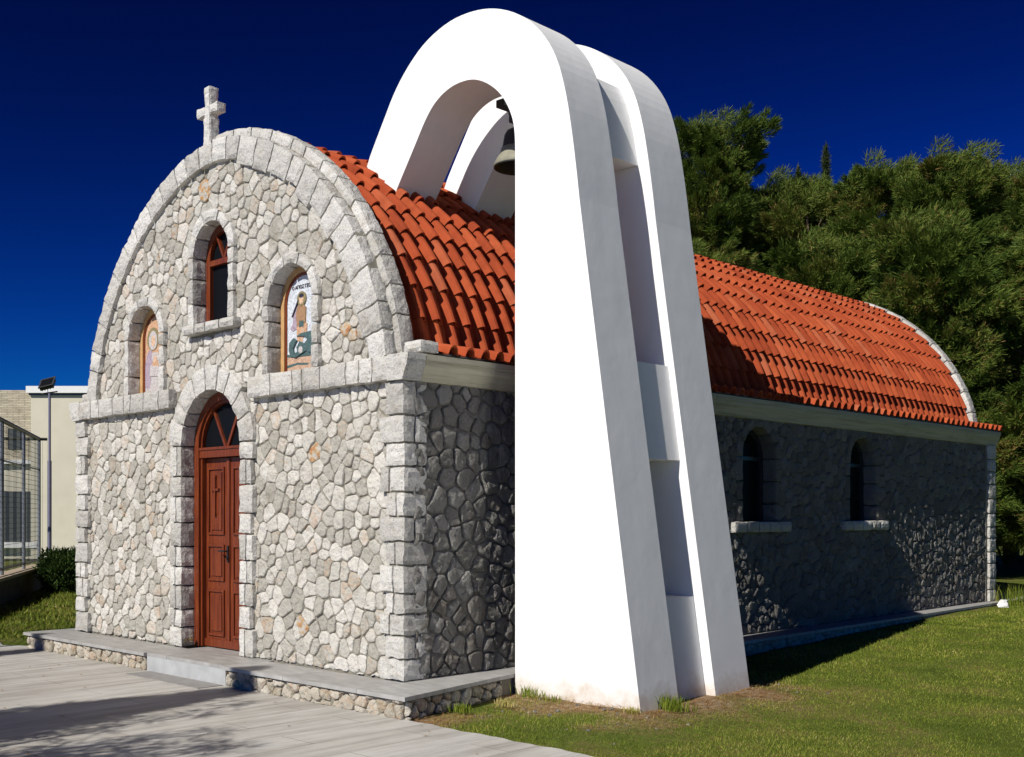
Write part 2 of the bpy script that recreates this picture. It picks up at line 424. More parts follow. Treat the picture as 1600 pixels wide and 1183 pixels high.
# grey marble slabs of the terrace
m, nt, b = mat('grey slab', .55, .35); co = coords(nt)
mp = nd(nt, 'ShaderNodeMapping'); nt.links.new(co, mp.inputs[0]); mp.inputs['Scale'].default_value = (3, 9, 3)
c = ramp(nt, noise(nt, 1.4, 6, .62, mp.outputs[0]).outputs['Fac'], [(.3, (.30, .295, .28)), (.55, (.40, .395, .38)), (.75, (.50, .49, .47))])
bk = nd(nt, 'ShaderNodeTexBrick', offset=0.0); nt.links.new(co, bk.inputs['Vector']); bk.inputs['Scale'].default_value = 1; bk.inputs['Brick Width'].default_value = 1.1; bk.inputs['Row Height'].default_value = 1.35; bk.inputs['Mortar Size'].default_value = .004
bk.inputs['Color1'].default_value = (1, 1, 1, 1); bk.inputs['Color2'].default_value = (.86, .85, .84, 1); bk.inputs['Mortar'].default_value = (.4, .4, .4, 1)
c = mix(nt, c, bk.outputs['Color'], 1, 'MULTIPLY')
nt.links.new(c, b.inputs['Base Color']); bump(nt, b, noise(nt, 60, 4, .6, co).outputs['Fac'], .12, .004); M_slab = m

# pale veined paving, strips running away from the steps
m, nt, b = mat('veined paving', .6, .3); co = coords(nt)
mp = nd(nt, 'ShaderNodeMapping'); nt.links.new(co, mp.inputs[0]); mp.inputs['Scale'].default_value = (9, .8, 1)
st = noise(nt, 1.0, 6, .62, mp.outputs[0])
c = ramp(nt, st.outputs['Fac'], [(.28, (.33, .315, .29)), (.44, (.45, .435, .41)), (.6, (.56, .55, .52)), (.8, (.50, .485, .45))])
sw = nd(nt, 'ShaderNodeMapping'); nt.links.new(co, sw.inputs[0]); sw.inputs['Rotation'].default_value = (0, 0, R(90))
bk = nd(nt, 'ShaderNodeTexBrick'); nt.links.new(sw.outputs[0], bk.inputs['Vector']); bk.inputs['Scale'].default_value = 1; bk.inputs['Brick Width'].default_value = 1.6; bk.inputs['Row Height'].default_value = .42; bk.inputs['Mortar Size'].default_value = .004; bk.inputs['Mortar Smooth'].default_value = .2
bk.inputs['Color1'].default_value = (1, 1, 1, 1); bk.inputs['Color2'].default_value = (.90, .885, .86, 1); bk.inputs['Mortar'].default_value = (.45, .42, .38, 1)
c = mix(nt, c, bk.outputs['Color'], 1, 'MULTIPLY')
c = mix(nt, c, ramp(nt, noise(nt, 1.5, 6, .7, co).outputs['Fac'], [(.3, (.80, .78, .75)), (.6, (1, 1, 1))]), .8, 'MULTIPLY')
nt.links.new(c, b.inputs['Base Color']); bump(nt, b, bk.outputs['Fac'], -.3, .004); M_pave = m

# lawn soil under the blades
m, nt, b = mat('lawn ground', .95, .05); co = coords(nt)
c = ramp(nt, noise(nt, 1.3, 7, .68, co).outputs['Fac'], [(.3, (.07, .10, .016)), (.5, (.13, .165, .03)), (.64, (.21, .18, .06)), (.75, (.28, .22, .11))])
fine = ramp(nt, noise(nt, 45, 4, .7, co).outputs['Fac'], [(.3, (.5, .5, .5)), (.65, (1.2, 1.2, 1.2))]); c = mix(nt, c, fine, 1, 'MULTIPLY')
bare = ramp(nt, noise(nt, 14, 5, .7, co).outputs['Fac'], [(.3, (.17, .085, .04)), (.5, (.30, .19, .10)), (.7, (.42, .35, .26))])
c = mix(nt, c, bare, attr(nt, 'warm')); nt.links.new(c, b.inputs['Base Color'])
bump(nt, b, noise(nt, 50, 5, .7, co).outputs['Fac'], .8, .03); M_ground = m

def leaf_mat(name, cols, rough=.6, trans=.25):
    m, nt, b = mat(name, rough, .2)
    nt.links.new(ramp(nt, attr(nt, 'tone'), cols), b.inputs['Base Color'])
    tr = nd(nt, 'ShaderNodeBsdfTranslucent'); nt.links.new(ramp(nt, attr(nt, 'tone'), cols), tr.inputs[0])
    ms = nd(nt, 'ShaderNodeMixShader'); ms.inputs[0].default_value = trans
    out = nt.nodes['Material Output']; nt.links.new(b.outputs[0], ms.inputs[1]); nt.links.new(tr.outputs[0], ms.inputs[2]); nt.links.new(ms.outputs[0], out.inputs['Surface'])
    return m
M_grass = leaf_mat('grass blades', [(0, (.10, .15, .014)), (.4, (.19, .25, .026)), (.7, (.33, .34, .05)), (.88, (.48, .40, .13)), (1, (.56, .46, .22))])
M_needle = leaf_mat('feathery needles', [(0, (.042, .074, .012)), (.4, (.092, .145, .022)), (.75, (.16, .210, .036)), (.95, (.23, .21, .05)), (1, (.27, .17, .06))], .6, .15)
M_needle2 = leaf_mat('dark cypress leaves', [(0, (.020, .035, .012)), (.6, (.045, .065, .02)), (1, (.08, .085, .03))], .6, .1)
M_bush = leaf_mat('bush leaves', [(0, (.02, .045, .010)), (.5, (.045, .085, .015)), (1, (.09, .14, .03))])
M_bark = plain('bark', (.16, .11, .075), .95, .1, .3, .6, 6)
M_drygrass = leaf_mat('dry stalks', [(0, (.30, .15, .05)), (.5, (.42, .26, .10)), (1, (.5, .38, .2))])

# ------------------------------------------------------------ church outline
CX = -3.25
XL = -6.56                         # left edge of the front
LEN = 13.62
PROF = [(3.0, 2.95), (2.95, 3.2), (2.885, 3.45), (2.81, 3.66), (2.70, 3.88), (2.56, 4.12), (2.38, 4.38), (2.17, 4.62), (1.91, 4.86), (1.63, 5.07), (1.36, 5.235), (1.09, 5.365), (.8, 5.475), (.5, 5.56), (.25, 5.605), (0, 5.62)]
def smooth_curve(pts, n=120):
    P = np.array(pts + [(-a, b) for a, b in pts[-2::-1]], float)
    L = np.concatenate([[0], np.cumsum(np.linalg.norm(np.diff(P, axis=0), axis=1))]); t = np.linspace(0, L[-1], n)
    Q = np.c_[np.interp(t, L, P[:, 0]), np.interp(t, L, P[:, 1])]
    for _ in range(10): Q[1:-1] = .5 * Q[1:-1] + .25 * (Q[:-2] + Q[2:])
    Q[:, 0] = (Q[:, 0] - Q[::-1, 0]) / 2; Q[:, 1] = (Q[:, 1] + Q[::-1, 1]) / 2
    return Q
PC = smooth_curve(PROF, 161); PL = np.concatenate([[0], np.cumsum(np.linalg.norm(np.diff(PC, axis=0), axis=1))])
TOT = PL[-1]
def prof(s, off=0.0):
    """point on the vault outline at arc length s (from the right foot), moved outward by off"""
    s = np.asarray(s, float)
    x = np.interp(s, PL, PC[:, 0]); z = np.interp(s, PL, PC[:, 1]); e = .06
    x2 = np.interp(np.clip(s + e, 0, TOT), PL, PC[:, 0]) - np.interp(np.clip(s - e, 0, TOT), PL, PC[:, 0])
    z2 = np.interp(np.clip(s + e, 0, TOT), PL, PC[:, 1]) - np.interp(np.clip(s - e, 0, TOT), PL, PC[:, 1])
    l = np.hypot(x2, z2); nx, nz_ = z2 / l, -x2 / l
    ex = s - np.clip(s, 0, TOT)
    return CX + x + nx * off + x2 / l * ex, z + nz_ * off + z2 / l * ex
def prof_halfwidth(z):            # |x-CX| of the outline at height z
    return np.interp(z, PC[:81, 1], PC[:81, 0])

church = empty('stone_church', (CX, 0, 0), 'small rubble stone church with an arched gable and an orange tiled vault roof', 'church')

DOOR = (-3.29, 0.0, 2.28, .59)
WC = (-3.275, 3.62, 4.38, .345)
WL = (-4.77, 2.95, 3.62, .36)
WR = (-1.785, 2.95, 3.66, .365)
SIDE_WIN = [5.93, 8.72]
SW = (1.42, 2.23, .385)             # sill, spring, half width
def arch_loop(c, z0, zs, r, n=20, grow=0):
    r = r + grow
    return [(c - r, z0), (c + r, z0)] + [(c + r * math.cos(t), zs + r * math.sin(t)) for t in np.linspace(0, math.pi, n)]

# ---- front wall: mortar plate with openings and its rubble stones
rub_w = lambda: (.9 if random.random() < .012 else (.38 * random.random() ** 2 if random.random() < .3 else 0))
mb = MB()
FW = .072                           # mortar lies this far behind the dressed stone
outer = [(XL + .04, -.3), (-.04, -.3), (-.04, 2.96)]
foot = CX + prof_halfwidth(2.96) - .06
outer += [(foot, 2.96)]
for s in np.linspace(.1, TOT - .1, 40): x, z = prof(s, -.06); outer.append((float(x), float(z)))
outer += [(2 * CX - foot, 2.96), (XL + .04, 2.96)]
holes = [arch_loop(c, z0, zs, r, 16, .1) for c, z0, zs, r in (WC, WL, WR)]
holes = [arch_loop(DOOR[0], -.05, DOOR[2], DOOR[3], 16, .1)] + holes
mb.prism([outer] + holes, fr_front(FW), -.35, 0, 0)
fr = fr_front(FW)
excl_low = [(DOOR[0], -1, DOOR[2], DOOR[3] + .2)]
for p in voronoi(XL + .2, -.2, 0, 2.75, .085, .35, 1.2):
    q = push_out(p, excl_low)
    if q is not None: mb.stone(q, fr, h=.012 + .013 * random.random(), depth=.01, gap=.0055, amp=.006, dome=.001, res=.03, m=1, warm=rub_w())
excl_up = [(DOOR[0], -1, DOOR[2], DOOR[3] + .2), (WC[0], WC[1] - .12, WC[2], WC[3] + .08), (WL[0], 2, WL[2], WL[3] + .08), (WR[0], 2, WR[2], WR[3] + .08)]
for p in voronoi(CX - 3, CX + 3, 2.9, 5.65, .085, .33, 1.15):
    c = p.mean(0)
    hw = prof_halfwidth(c[1]) - .22 if c[1] < 5.5 else -1
    if c[1] > 5.35 or abs(c[0] - CX) > hw: continue
    q = push_out(p, excl_up)
    if q is None: continue
    lim = prof_halfwidth(np.clip(q[:, 1], 2.95, 5.6)) - .12
    q[:, 0] = CX + np.clip(q[:, 0] - CX, -lim, lim); q[:, 1] = np.minimum(q[:, 1], 5.42)
    mb.stone(q, fr, h=.012 + .013 * random.random(), depth=.01, gap=.0055, amp=.006, dome=.001, res=.03, m=1, warm=rub_w())
o = part(mb, 'front_wall', [M_mortar, M_rubble], church); o['label'] = 'sunlit front wall of pale irregular rubble stones'

# ---- side wall
mb = MB(); SR = -.034
outer = [(.1, -.3), (LEN - .05, -.3), (LEN - .05, 2.78), (.1, 2.78)]
holes = [arch_loop(c, SW[0], SW[1], SW[2], 16, .08) for c in SIDE_WIN]
mb.prism([outer] + holes, fr_side(SR), -.4, 0, 0)
fr = fr_side(SR)
excl = [(c, SW[0] - .14, SW[1], SW[2] + .12) for c in SIDE_WIN]
for p in voronoi(.12, LEN - .1, 0, 2.76, .10, .31, 1.1):
    q = push_out(p, excl)
    if q is not None: mb.stone(q, fr, h=.022 + .009 * random.random(), depth=.01, gap=.009, amp=.010, dome=.004, res=.03, tilt=.9, m=1, warm=(.25 if random.random() < .02 else .2 * random.random() * (q[:, 1].mean() < .8)))
M_mortar_side = plain('shade-darkened side mortar', (.17, .16, .14), .95, .1, .25, .4, 8)  # joint shade of the side wall deepened in the mortar colour
o = part(mb, 'side_wall', [M_mortar_side, M_rubble_side], church); o['label'] = 'long side wall of rough grey rubble stones'
# plain rear walls, closing the building
mb = MB()
mb.prism([[(.0, -.3), (-XL - .0 - .0, -.3), (-XL, 2.9), (0, 2.9)]], fr_back(LEN - .06), -.35, 0, 0)
vs = [(float(-prof(s, -.1)[0]), float(prof(s, -.1)[1])) for s in np.linspace(.02, TOT - .02, 40)]
mb.prism([vs], fr_back(LEN - .09), -.3, 0, 0)
mb.prism([[(-LEN + .1, -.3), (-.1, -.3), (-.1, 2.78), (-LEN + .1, 2.78)]], fr_left(XL + .05), -.35, 0, 0)
part(mb, 'rear_wall', M_mortar, church)

# ---- corner quoins
def quoin(corner_x, corner_y, sx, sy, seed, h=2.72):
    """column of corner blocks; sx, sy: direction of the two faces' outward normals"""
    mb = MB(); z = 0.0; k = 0; random.seed(seed)
    mb.box(*sorted((corner_x - sx * .03, corner_x - sx * .24)), *sorted((corner_y - sy * .03, corner_y - sy * .24)), 0, h, 0)
    while z < h - .02:
        hh = min(random.uniform(.19, .26), h - z); 
        if h - z - hh < .1: hh = h - z
        fw = .36 if k % 2 == 0 else .27
        d = .29
        ident = lambda p: p
        x0, x1 = sorted((corner_x, corner_x - sx * fw)); y0, y1 = sorted((corner_y, corner_y - sy * d))
        # block box in (x, z, y) order so the displaced solid is the real block
        f = lambda p: np.c_[p[:, 0], -p[:, 2], p[:, 1]]
        split = random.random()
        if split < .45:       # two stones side by side on the broad face
            xm = corner_x - sx * fw * random.uniform(.45, .62)
            for a, b_ in (sorted((corner_x, xm)), sorted((xm, corner_x - sx * fw))): mb.rock_box(a, b_, z, z + hh, -y1, -y0, f, amp=.008, m=1, gap=.005, bulge=0)
        elif split < .8:     # two stones side by side on the return
            ym = corner_y - sy * d * random.uniform(.4, .62)
            a, b_ = sorted((corner_y, ym)); mb.rock_box(x0, x1, z, z + hh, -b_, -a, f, amp=.008, m=1, gap=.005, bulge=0)
            a, b_ = sorted((ym, corner_y - sy * d)); mb.rock_box(*sorted((corner_x, corner_x - sx * .2)), z, z + hh, -b_ + .008, -a - .008, f, amp=.008, m=1, gap=.005, bulge=0)
        else: mb.rock_box(x0, x1, z, z + hh, -y1, -y0, f, amp=.008, m=1, gap=.005, bulge=0)
        z += hh; k += 1
    return part(mb, 'quoin', [M_mortar, M_dress], church)
quoin(0, 0, 1, -1, 1); quoin(XL, 0, -1, -1, 2); quoin(.055, LEN - .06, 1, 1, 3); quoin(XL, LEN, -1, 1, 4)
random.seed(21)

# ---- ledge of dressed blocks across the front
for xa, xb in ((XL - .03, DOOR[0] - .80), (DOOR[0] + .80, .03)):
    mb = MB(); f = fr_front(0); x = xa
    while x < xb - .02:
        w = random.uniform(.16, .42); x1 = min(x + w, xb)
        if xb - x1 < .1: x1 = xb
        mb.rock_box(x, x1, 2.72, 2.955, -.16, .035, f, amp=.007, gap=.003); x = x1
    mb.box(xa + .02, xb - .02, -.012, .16, 2.732, 2.942, 1)
    part(mb, 'ledge', [M_dress, M_mortar], church)
# ---- big arch ring on the front
def crown_off(s): return np.sin(np.clip(np.asarray(s, float) / TOT, 0, 1) * math.pi) ** 2
def ring(o0, o1, y_front, depth, wmin, wmax, s0=0, s1=None, name='gable_arch', amp=.008, big_right=False, crown=0):
    mb = MB(); s = s0; s1 = TOT - s0 if s1 is None else s1
    while s < s1 - .02:
        w = random.uniform(wmin, wmax); e = min(s + w, s1)
        if s1 - e < wmin * .6: e = s1
        lo = o0 - (.09 * random.random() if (big_right and s < TOT * .42) else 0)
        def fm(p, s_=s, e_=e):
            X, Z = prof(p[:, 0], p[:, 1] + crown * crown_off(p[:, 0])); return np.c_[X, y_front - p[:, 2], Z]
        mb.rock_box(s, e, lo, o1, -depth, .0, fm, amp=amp, gap=.004, bulge=.014)
        s = e
    return part(mb, name, M_dress, church)
ring(-.26, 0.0, 0.0, .15, .24, .40, .0, big_right=True)
ring(-.10, .06, .15, .17, .26, .42, .02, name='gable_coping', crown=.06)
mbm = MB()   # mortar bed between ring and coping
def strip(mb, ss, o0, o1, y0, y1, m=0):
    for a, b_ in zip(ss[:-1], ss[1:]):
        P = []
        for s in (a, b_):
            for off in (o0, o1):
                X, Z = prof(s, off)
                for y in (y0, y1): P.append((float(X), y, float(Z)))
        mb.add(P, [(0, 2, 6, 4), (1, 5, 7, 3), (2, 3, 7, 6), (0, 4, 5, 1), (0, 1, 3, 2), (4, 6, 7, 5)], m)
strip(mbm, np.linspace(.0, TOT, 70), -.13, -.012, .03, .30)
part(mbm, 'gable_mortar', M_mortar, church)
random.seed(5)
ring(-.2, .055, LEN - .35, .22, .26, .42, .0, name='rear_gable_coping', crown=.045, amp=.005)
# end blocks at the coping feet
for x0, x1 in ((-.17, .085), (XL - .09, XL + .2)):
    mb = MB(); f = fr_front(.13); mb.rock_box(x0, x1, 2.965, 3.09, -.22, 0, f, amp=.006)
    part(mb, 'kneeler_stone', M_dress, church)

# ---- openings of the front: trim blocks, frames, panes
def surround(c, z0, zs, r, th, name, y0=0.0, depth=.22, step=.23, nv=7, frame=fr_front, parent=church, altern=True, lift=0.0, mt=None):
    mb = MB(); f = frame(y0)
    for sgn in (-1, 1):
        z = z0; k = 0
        while z < zs - .02:
            h = min(random.uniform(step * .8, step * 1.25), zs - z)
            if zs - z - h < step * .5: h = zs - z
            a = r; b_ = r + th * (1 if (k % 2 == 0 or not altern) else random.uniform(.72, 1.0)); n0 = -depth
            xs = sorted((c + sgn * a, c + sgn * b_))
            if th > .2 and random.random() < .45:
                xm = c + sgn * (a + th * random.uniform(.42, .6)); q = sorted((c + sgn * a, xm)); mb.rock_box(q[0], q[1], z, z + h, n0, lift, f, amp=.007)
                q = sorted((xm, c + sgn * b_)); mb.rock_box(q[0], q[1], z, z + h, n0 * .5, lift, f, amp=.007)
            else: mb.rock_box(xs[0], xs[1], z, z + h, n0, lift, f, amp=.007)
            z += h; k += 1
    ths = np.linspace(0, math.pi, nv + 1) + np.r_[0, (rng.random(nv - 1) - .5) * .12, 0]
    for a, b_ in zip(ths[:-1], ths[1:]):
        tt = th * random.uniform(.9, 1.12)
        def fm(p):
            return f(np.c_[c + p[:, 1] * np.cos(-p[:, 0] / r + 0), zs + p[:, 1] * np.sin(-p[:, 0] / r), p[:, 2]])
        mb.rock_box(-b_ * r, -a * r, r, r + tt, -depth, lift, fm, amp=.007, gap=.003)
    return part(mb, name, mt or M_dress, parent)
surround(DOOR[0], 0, DOOR[2], DOOR[3], .27, 'door_surround', step=.24, nv=9, depth=.2)
surround(WC[0], WC[1], WC[2], WC[3], .13, 'window_surround', step=.26, nv=5, depth=.2)
surround(WL[0], WL[1], WL[2], WL[3], .13, 'niche_surround', step=.26, nv=5, depth=.2)
surround(WR[0], WR[1], WR[2], WR[3], .13, 'niche_surround', step=.26, nv=5, depth=.2)
mb = MB(); f = fr_front(0)
for a, b_ in ((-3.80, -3.52), (-3.52, -3.30), (-3.30, -3.02), (-3.02, -2.72)): mb.rock_box(a, b_, 3.51, 3.625, -.2, .05, f, amp=.006)
mb.box(-3.78, -2.74, -.025, .19, 3.522, 3.612, 1)
part(mb, 'window_sill', [M_dress, M_mortar], church)

def arch_band(mb, c, z0, zs, r0, r1, frame, n0, n1, foot=True, m=0, n=18):
    """flat arched frame between radii r0<r1, standing from z0"""
    i = [(c - r0, z0)] + [(c + r0 * math.cos(t), zs + r0 * math.sin(t)) for t in np.linspace(math.pi, 0, n)] + [(c + r0, z0)]
    o_ = [(c - r1, z0)] + [(c + r1 * math.cos(t), zs + r1 * math.sin(t)) for t in np.linspace(math.pi, 0, n)] + [(c + r1, z0)]
    k = len(i)
    A = frame(np.c_[np.array(i), np.full(k, n1)]); B = frame(np.c_[np.array(o_), np.full(k, n1)])
    A2 = frame(np.c_[np.array(i), np.full(k, n0)]); B2 = frame(np.c_[np.array(o_), np.full(k, n0)])
    F = []
    for j in range(k - 1):
        F += [(j, j + 1, k + j + 1, k + j), (j, 2 * k + j, 2 * k + j + 1, j + 1), (k + j, k + j + 1, 3 * k + j + 1, 3 * k + j)]
    mb.add(np.concatenate([A, B, A2, B2]), F, m)
def bar(mb, p, q, w, frame, n0, n1, m=0):
    p = np.array(p, float); q = np.array(q, float); d = (q - p) / np.linalg.norm(q - p); a = np.array([-d[1], d[0]]) * w / 2
    mb.prism([[tuple(p - a), tuple(q - a), tuple(q + a), tuple(p + a)]], frame, n0, n1, m)

# door
YD = .17
fd = fr_front(YD)
dc, dr, dzs = DOOR[0], DOOR[3], DOOR[2]
door = MB()
for (x0, x1) in ((dc - .50, dc + .005), (dc + .013, dc + .50)):
    door.box(x0, x1, YD + .085, YD + .13, .015, 2.14)
    bx0, bx1 = x0 + .085, x1 - .085
    for (z0, z1) in ((.14, .66), (.76, 1.17), (1.28, 2.04)):
        for (a, b_, c_, d_) in ((bx0, bx1, z1 - .025, z1), (bx0, bx1, z0, z0 + .025), (bx0, bx0 + .025, z0 + .025, z1 - .025), (bx1 - .025, bx1, z0 + .025, z1 - .025)):
            door.box(a, b_, YD + .066, YD + .086, c_, d_)
        door.box(bx0 + .055, bx1 - .055, YD + .072, YD + .086, z0 + .055, z1 - .055)
door.box(dc - .02, dc + .035, YD + .068, YD + .086, .02, 2.13)
door.box(dc - .49, dc + .49, YD + .062, YD + .088, .015, .10)
d_ob = part(door, 'door', M_wood, church); d_ob['label'] = 'reddish brown panelled double door with a carved cross'
mb = MB(); xc = dc - .247
mb.box(xc - .012, xc + .012, YD + .05, YD + .074, 1.50, 1.93); mb.box(xc - .06, xc + .06, YD + .052, YD + .074, 1.775, 1.80)
for a, b_ in ((xc, 1.935), (xc, 1.50), (xc - .063, 1.787), (xc + .063, 1.787)): mb.box(a - .017, a + .017, YD + .048, YD + .073, b_ - .014, b_ + .014)
part(mb, 'carved_cross', M_wood, d_ob)
mb = MB()
mb.box(dc + .0, dc + .032, YD + .052, YD + .068, .98, 1.16); mb.tube([(dc + .016, YD + .07, 1.10), (dc + .016, YD + .01, 1.10), (dc - .09, YD + .005, 1.10)], .009, 8)
mb.tube([(dc + .016, YD + .068, 1.02), (dc + .016, YD + .04, 1.02)], .012, 8)
part(mb, 'handle', M_black, d_ob)
mb = MB()
arch_band(mb, dc, 0.01, dzs, dr - .09, dr + .005, fd, -.15, 0)
mb.box(dc - .50, dc + .50, YD + .012, YD + .12, 2.15, 2.265)
mb.box(dc - .50, dc + .50, YD + .0, YD + .013, 2.235, 2.262)
arch_band(mb, dc, 0.01, dzs, dr - .12, dr - .088, fd, -.13, -.03)
dfr = part(mb, 'door_frame', M_wood, church)
mb = MB()
for t in (R(57), R(123)): bar(mb, (dc + .04 * math.cos(t), 2.265), (dc + .50 * math.cos(t), 2.265 + .51 * math.sin(t)), .035, fd, -.09, -.05)
part(mb, 'transom_bar', M_wood, dfr)
mb = MB(); mb.prism([arch_loop(dc, 2.262, dzs + .0, dr - .1, 20)], fd, -.085, -.075, 0)
part(mb, 'transom_glass', M_glass, church)
mb = MB(); mb.tube([(dc - .575, .10, .08), (dc - .575, .06, .09), (dc - .56, .04, .075), (dc - .57, .03, .05)], .008, 6); mb.lathe([(.001, .0), (.03, .004), (.034, .02), (.012, .028), (.01, .05)], (dc - .54, .10, .07), 12)
part(mb, 'door_hook', M_brass, church)

# centre window
mb = MB(); fw = fr_front(.17)
arch_band(mb, WC[0], WC[1], WC[2], WC[3] - .075, WC[3] + .01, fw, -.08, 0)
mb.box(WC[0] - .3, WC[0] + .3, .18, .24, 3.60, 3.66)
mb.box(WC[0] - .28, WC[0] + .28, .165, .23, 4.29, 4.35)
wfr = part(mb, 'window_frame', M_wood, church)
mb = MB()
for t in (R(60), R(120)): bar(mb, (WC[0], 4.34), (WC[0] + .29 * math.cos(t), 4.36 + .29 * math.sin(t)), .03, fw, -.05, -.01)
part(mb, 'glazing_bar', M_wood, wfr)
mb = MB(); mb.prism([arch_loop(WC[0], 3.64, WC[2], WC[3] - .06, 20)], fw, -.055, -.045); part(mb, 'window_pane', M_glass, wfr)

# ---- icon panels in the two niches
def col(name, c, r=.6): 
    m, nt, b = mat(name, r, .3); co = coords(nt)
    v = nd(nt, 'ShaderNodeTexVoronoi'); v.inputs['Scale'].default_value = 70; nt.links.new(co, v.inputs['Vector'])
    s_ = nd(nt, 'ShaderNodeSeparateColor'); nt.links.new(v.outputs['Color'], s_.inputs[0])
    nt.links.new(ramp(nt, s_.outputs[0], [(0, tuple(x * .72 for x in c)), (1, tuple(min(1, x * 1.2) for x in c))]), b.inputs['Base Color']); return m
I_sky = col('mosaic pale blue', (.58, .61, .65)); I_earth = col('mosaic earth', (.50, .33, .23)); I_purple = col('mosaic mauve', (.38, .30, .36)); I_flesh = col('mosaic flesh', (.62, .42, .28))
I_dark = col('mosaic dark teal', (.07, .12, .12)); I_gold = col('mosaic gold', (.24, .20, .10)); I_tan = col('mosaic tan', (.55, .33, .20)); I_grey = col('mosaic grey', (.50, .46, .44)); I_red = col('mosaic russet', (.34, .20, .11)); I_ink = col('mosaic ink', (.03, .03, .05))
IM = [I_sky, I_earth, I_purple, I_flesh, I_dark, I_gold, I_tan, I_grey, I_red, I_ink]
def ell(cx, cy, rx, ry, rot=0, n=18, squash=1):
    return [(cx + rx * math.cos(t) * math.cos(rot) - ry * math.sin(t) * math.sin(rot), cy + rx * math.cos(t) * math.sin(rot) + ry * math.sin(t) * math.cos(rot)) for t in np.arange(n) / n * 2 * math.pi]
def icon(c, z0, zs, r, figs, label, sky=0):
    f = fr_front(.185)
    mb = MB(); arch_band(mb, c, z0, zs, r - .055, r + .01, f, -.03, .022); fo = part(mb, 'icon_frame', M_goldwood, church)
    mb = MB(); arch_band(mb, c, z0, zs, r - .085, r - .055, f, -.03, .01); part(mb, 'frame_moulding', M_wood, fo)
    mb = MB(); mb.prism([arch_loop(c, z0, zs, r - .05, 22)], f, -.03, 0, sky)
    for i, (mi, pts) in enumerate(figs): mb.prism([[(c + x, z0 + y) for x, y in pts]], f, .0005, .0015 + .0012 * i, mi)
    o = part(mb, 'icon_panel', IM, church); o['label'] = label; return o
stg = [
 (1, [(-.31, .0), (.31, .0), (.31, .20), (.1, .24), (-.1, .22), (-.31, .25)]),
 (4, [(-.31, .09), (-.1, .12), (.1, .1), (.12, .125), (-.1, .15), (-.31, .13)]),
 (0, ell(0, .45, .08, .16)),
 (4, [(-.30, .25), (-.2, .23), (.29, .22), (.30, .26), (.0, .28), (-.30, .28)]),
 (2, [(-.13, .62), (-.02, .64), (.02, .80), (-.04, .92), (-.10, .94), (-.17, .84), (-.19, .70), (-.24, .64), (-.18, .60)]),
 (3, [(-.05, .42), (.0, .42), (.02, .50), (.0, .68), (-.07, .68), (-.09, .52)]),
 (6, [(-.10, .46), (-.05, .44), (-.02, .66), (-.11, .66)]),
 (6, [(.03, .50), (.08, .50), (.09, .68), (.02, .70)]),
 (8, [(-.10, .66), (.06, .68), (.07, .90), (.0, .97), (-.08, .95), (-.12, .84)]),
 (4, [(-.06, .64), (.03, .65), (.03, .72), (-.05, .73)]),
 (5, ell(-.01, 1.035, .085, .10)), (3, ell(-.01, 1.02, .042, .062)), (9, ell(-.01, 1.075, .045, .03)),
 (9, [(-.20, .80), (-.18, .80), (-.06, 1.02), (-.08, 1.02)]),
 (4, [(-.22, .26), (-.13, .22), (-.02, .26), (.08, .30), (.22, .24), (.29, .30), (.25, .44), (.16, .50), (.05, .40), (-.04, .44), (-.10, .36), (-.08, .30), (-.15, .28), (-.17, .36), (-.10, .46), (-.16, .50), (-.24, .44), (-.25, .34)]),
 (7, ell(-.02, .32, .04, .05)),
 (4, [(-.10, .52), (.05, .50), (.2, .40), (.25, .36), (.29, .40), (.2, .56), (.0, .55)]),
]
stg = [(m_, [(x * .9 - .01, y * .73) for x, y in p_]) for m_, p_ in stg]
ir = icon(WR[0], WR[1], WR[2], WR[3], stg, 'niche painting of a robed saint standing over a dark green dragon', 0)
mad = [
 (7, [(-.16, .02), (.24, .02), (.26, .5), (.16, .62), (.0, .62), (-.12, .5)]),
 (2, [(-.18, .12), (-.02, .10), (.04, .5), (.02, .72), (-.10, .6), (-.16, .4)]),
 (5, ell(.06, .82, .15, .17)), (7, ell(.06, .80, .105, .14)), (3, ell(.07, .79, .05, .08)),
 (6, ell(.12, .42, .08, .10)), (3, ell(.12, .52, .04, .05)), (7, [(-.02, .28), (.22, .26), (.22, .40), (.0, .44)]),
]
mad = [(m_, [(x * .95 - .14, y * .82) for x, y in p_]) for m_, p_ in mad]
il = icon(WL[0], WL[1], WL[2], WL[3], mad, 'niche painting of a pale robed figure with a halo on a peach ground', 6)
# Greek lettering on the right icon
tc = bpy.data.curves.new('icon_lettering', 'FONT'); tc.body = '\u039f \u0391\u0393\u0399\u039f\u03a3 \u0393\u0395\u03a9\u03a1'; tc.size = .052; tc.align_x = 'CENTER'; tc.extrude = .002
tob = bpy.data.objects.new('icon_lettering_curve', tc); COL.objects.link(tob)
dg = bpy.context.evaluated_depsgraph_get(); me = bpy.data.meshes.new_from_object(tob.evaluated_get(dg)); COL.objects.unlink(tob); bpy.data.objects.remove(tob)
me.transform(__import__('mathutils').Matrix.Rotation(R(90), 4, 'X')); me.materials.clear(); me.materials.append(I_ink)
to = bpy.data.objects.new('icon_lettering', me); COL.objects.link(to); to.parent = ir
to.location = Vector((WR[0] - .015, .180, WR[1] + .86))

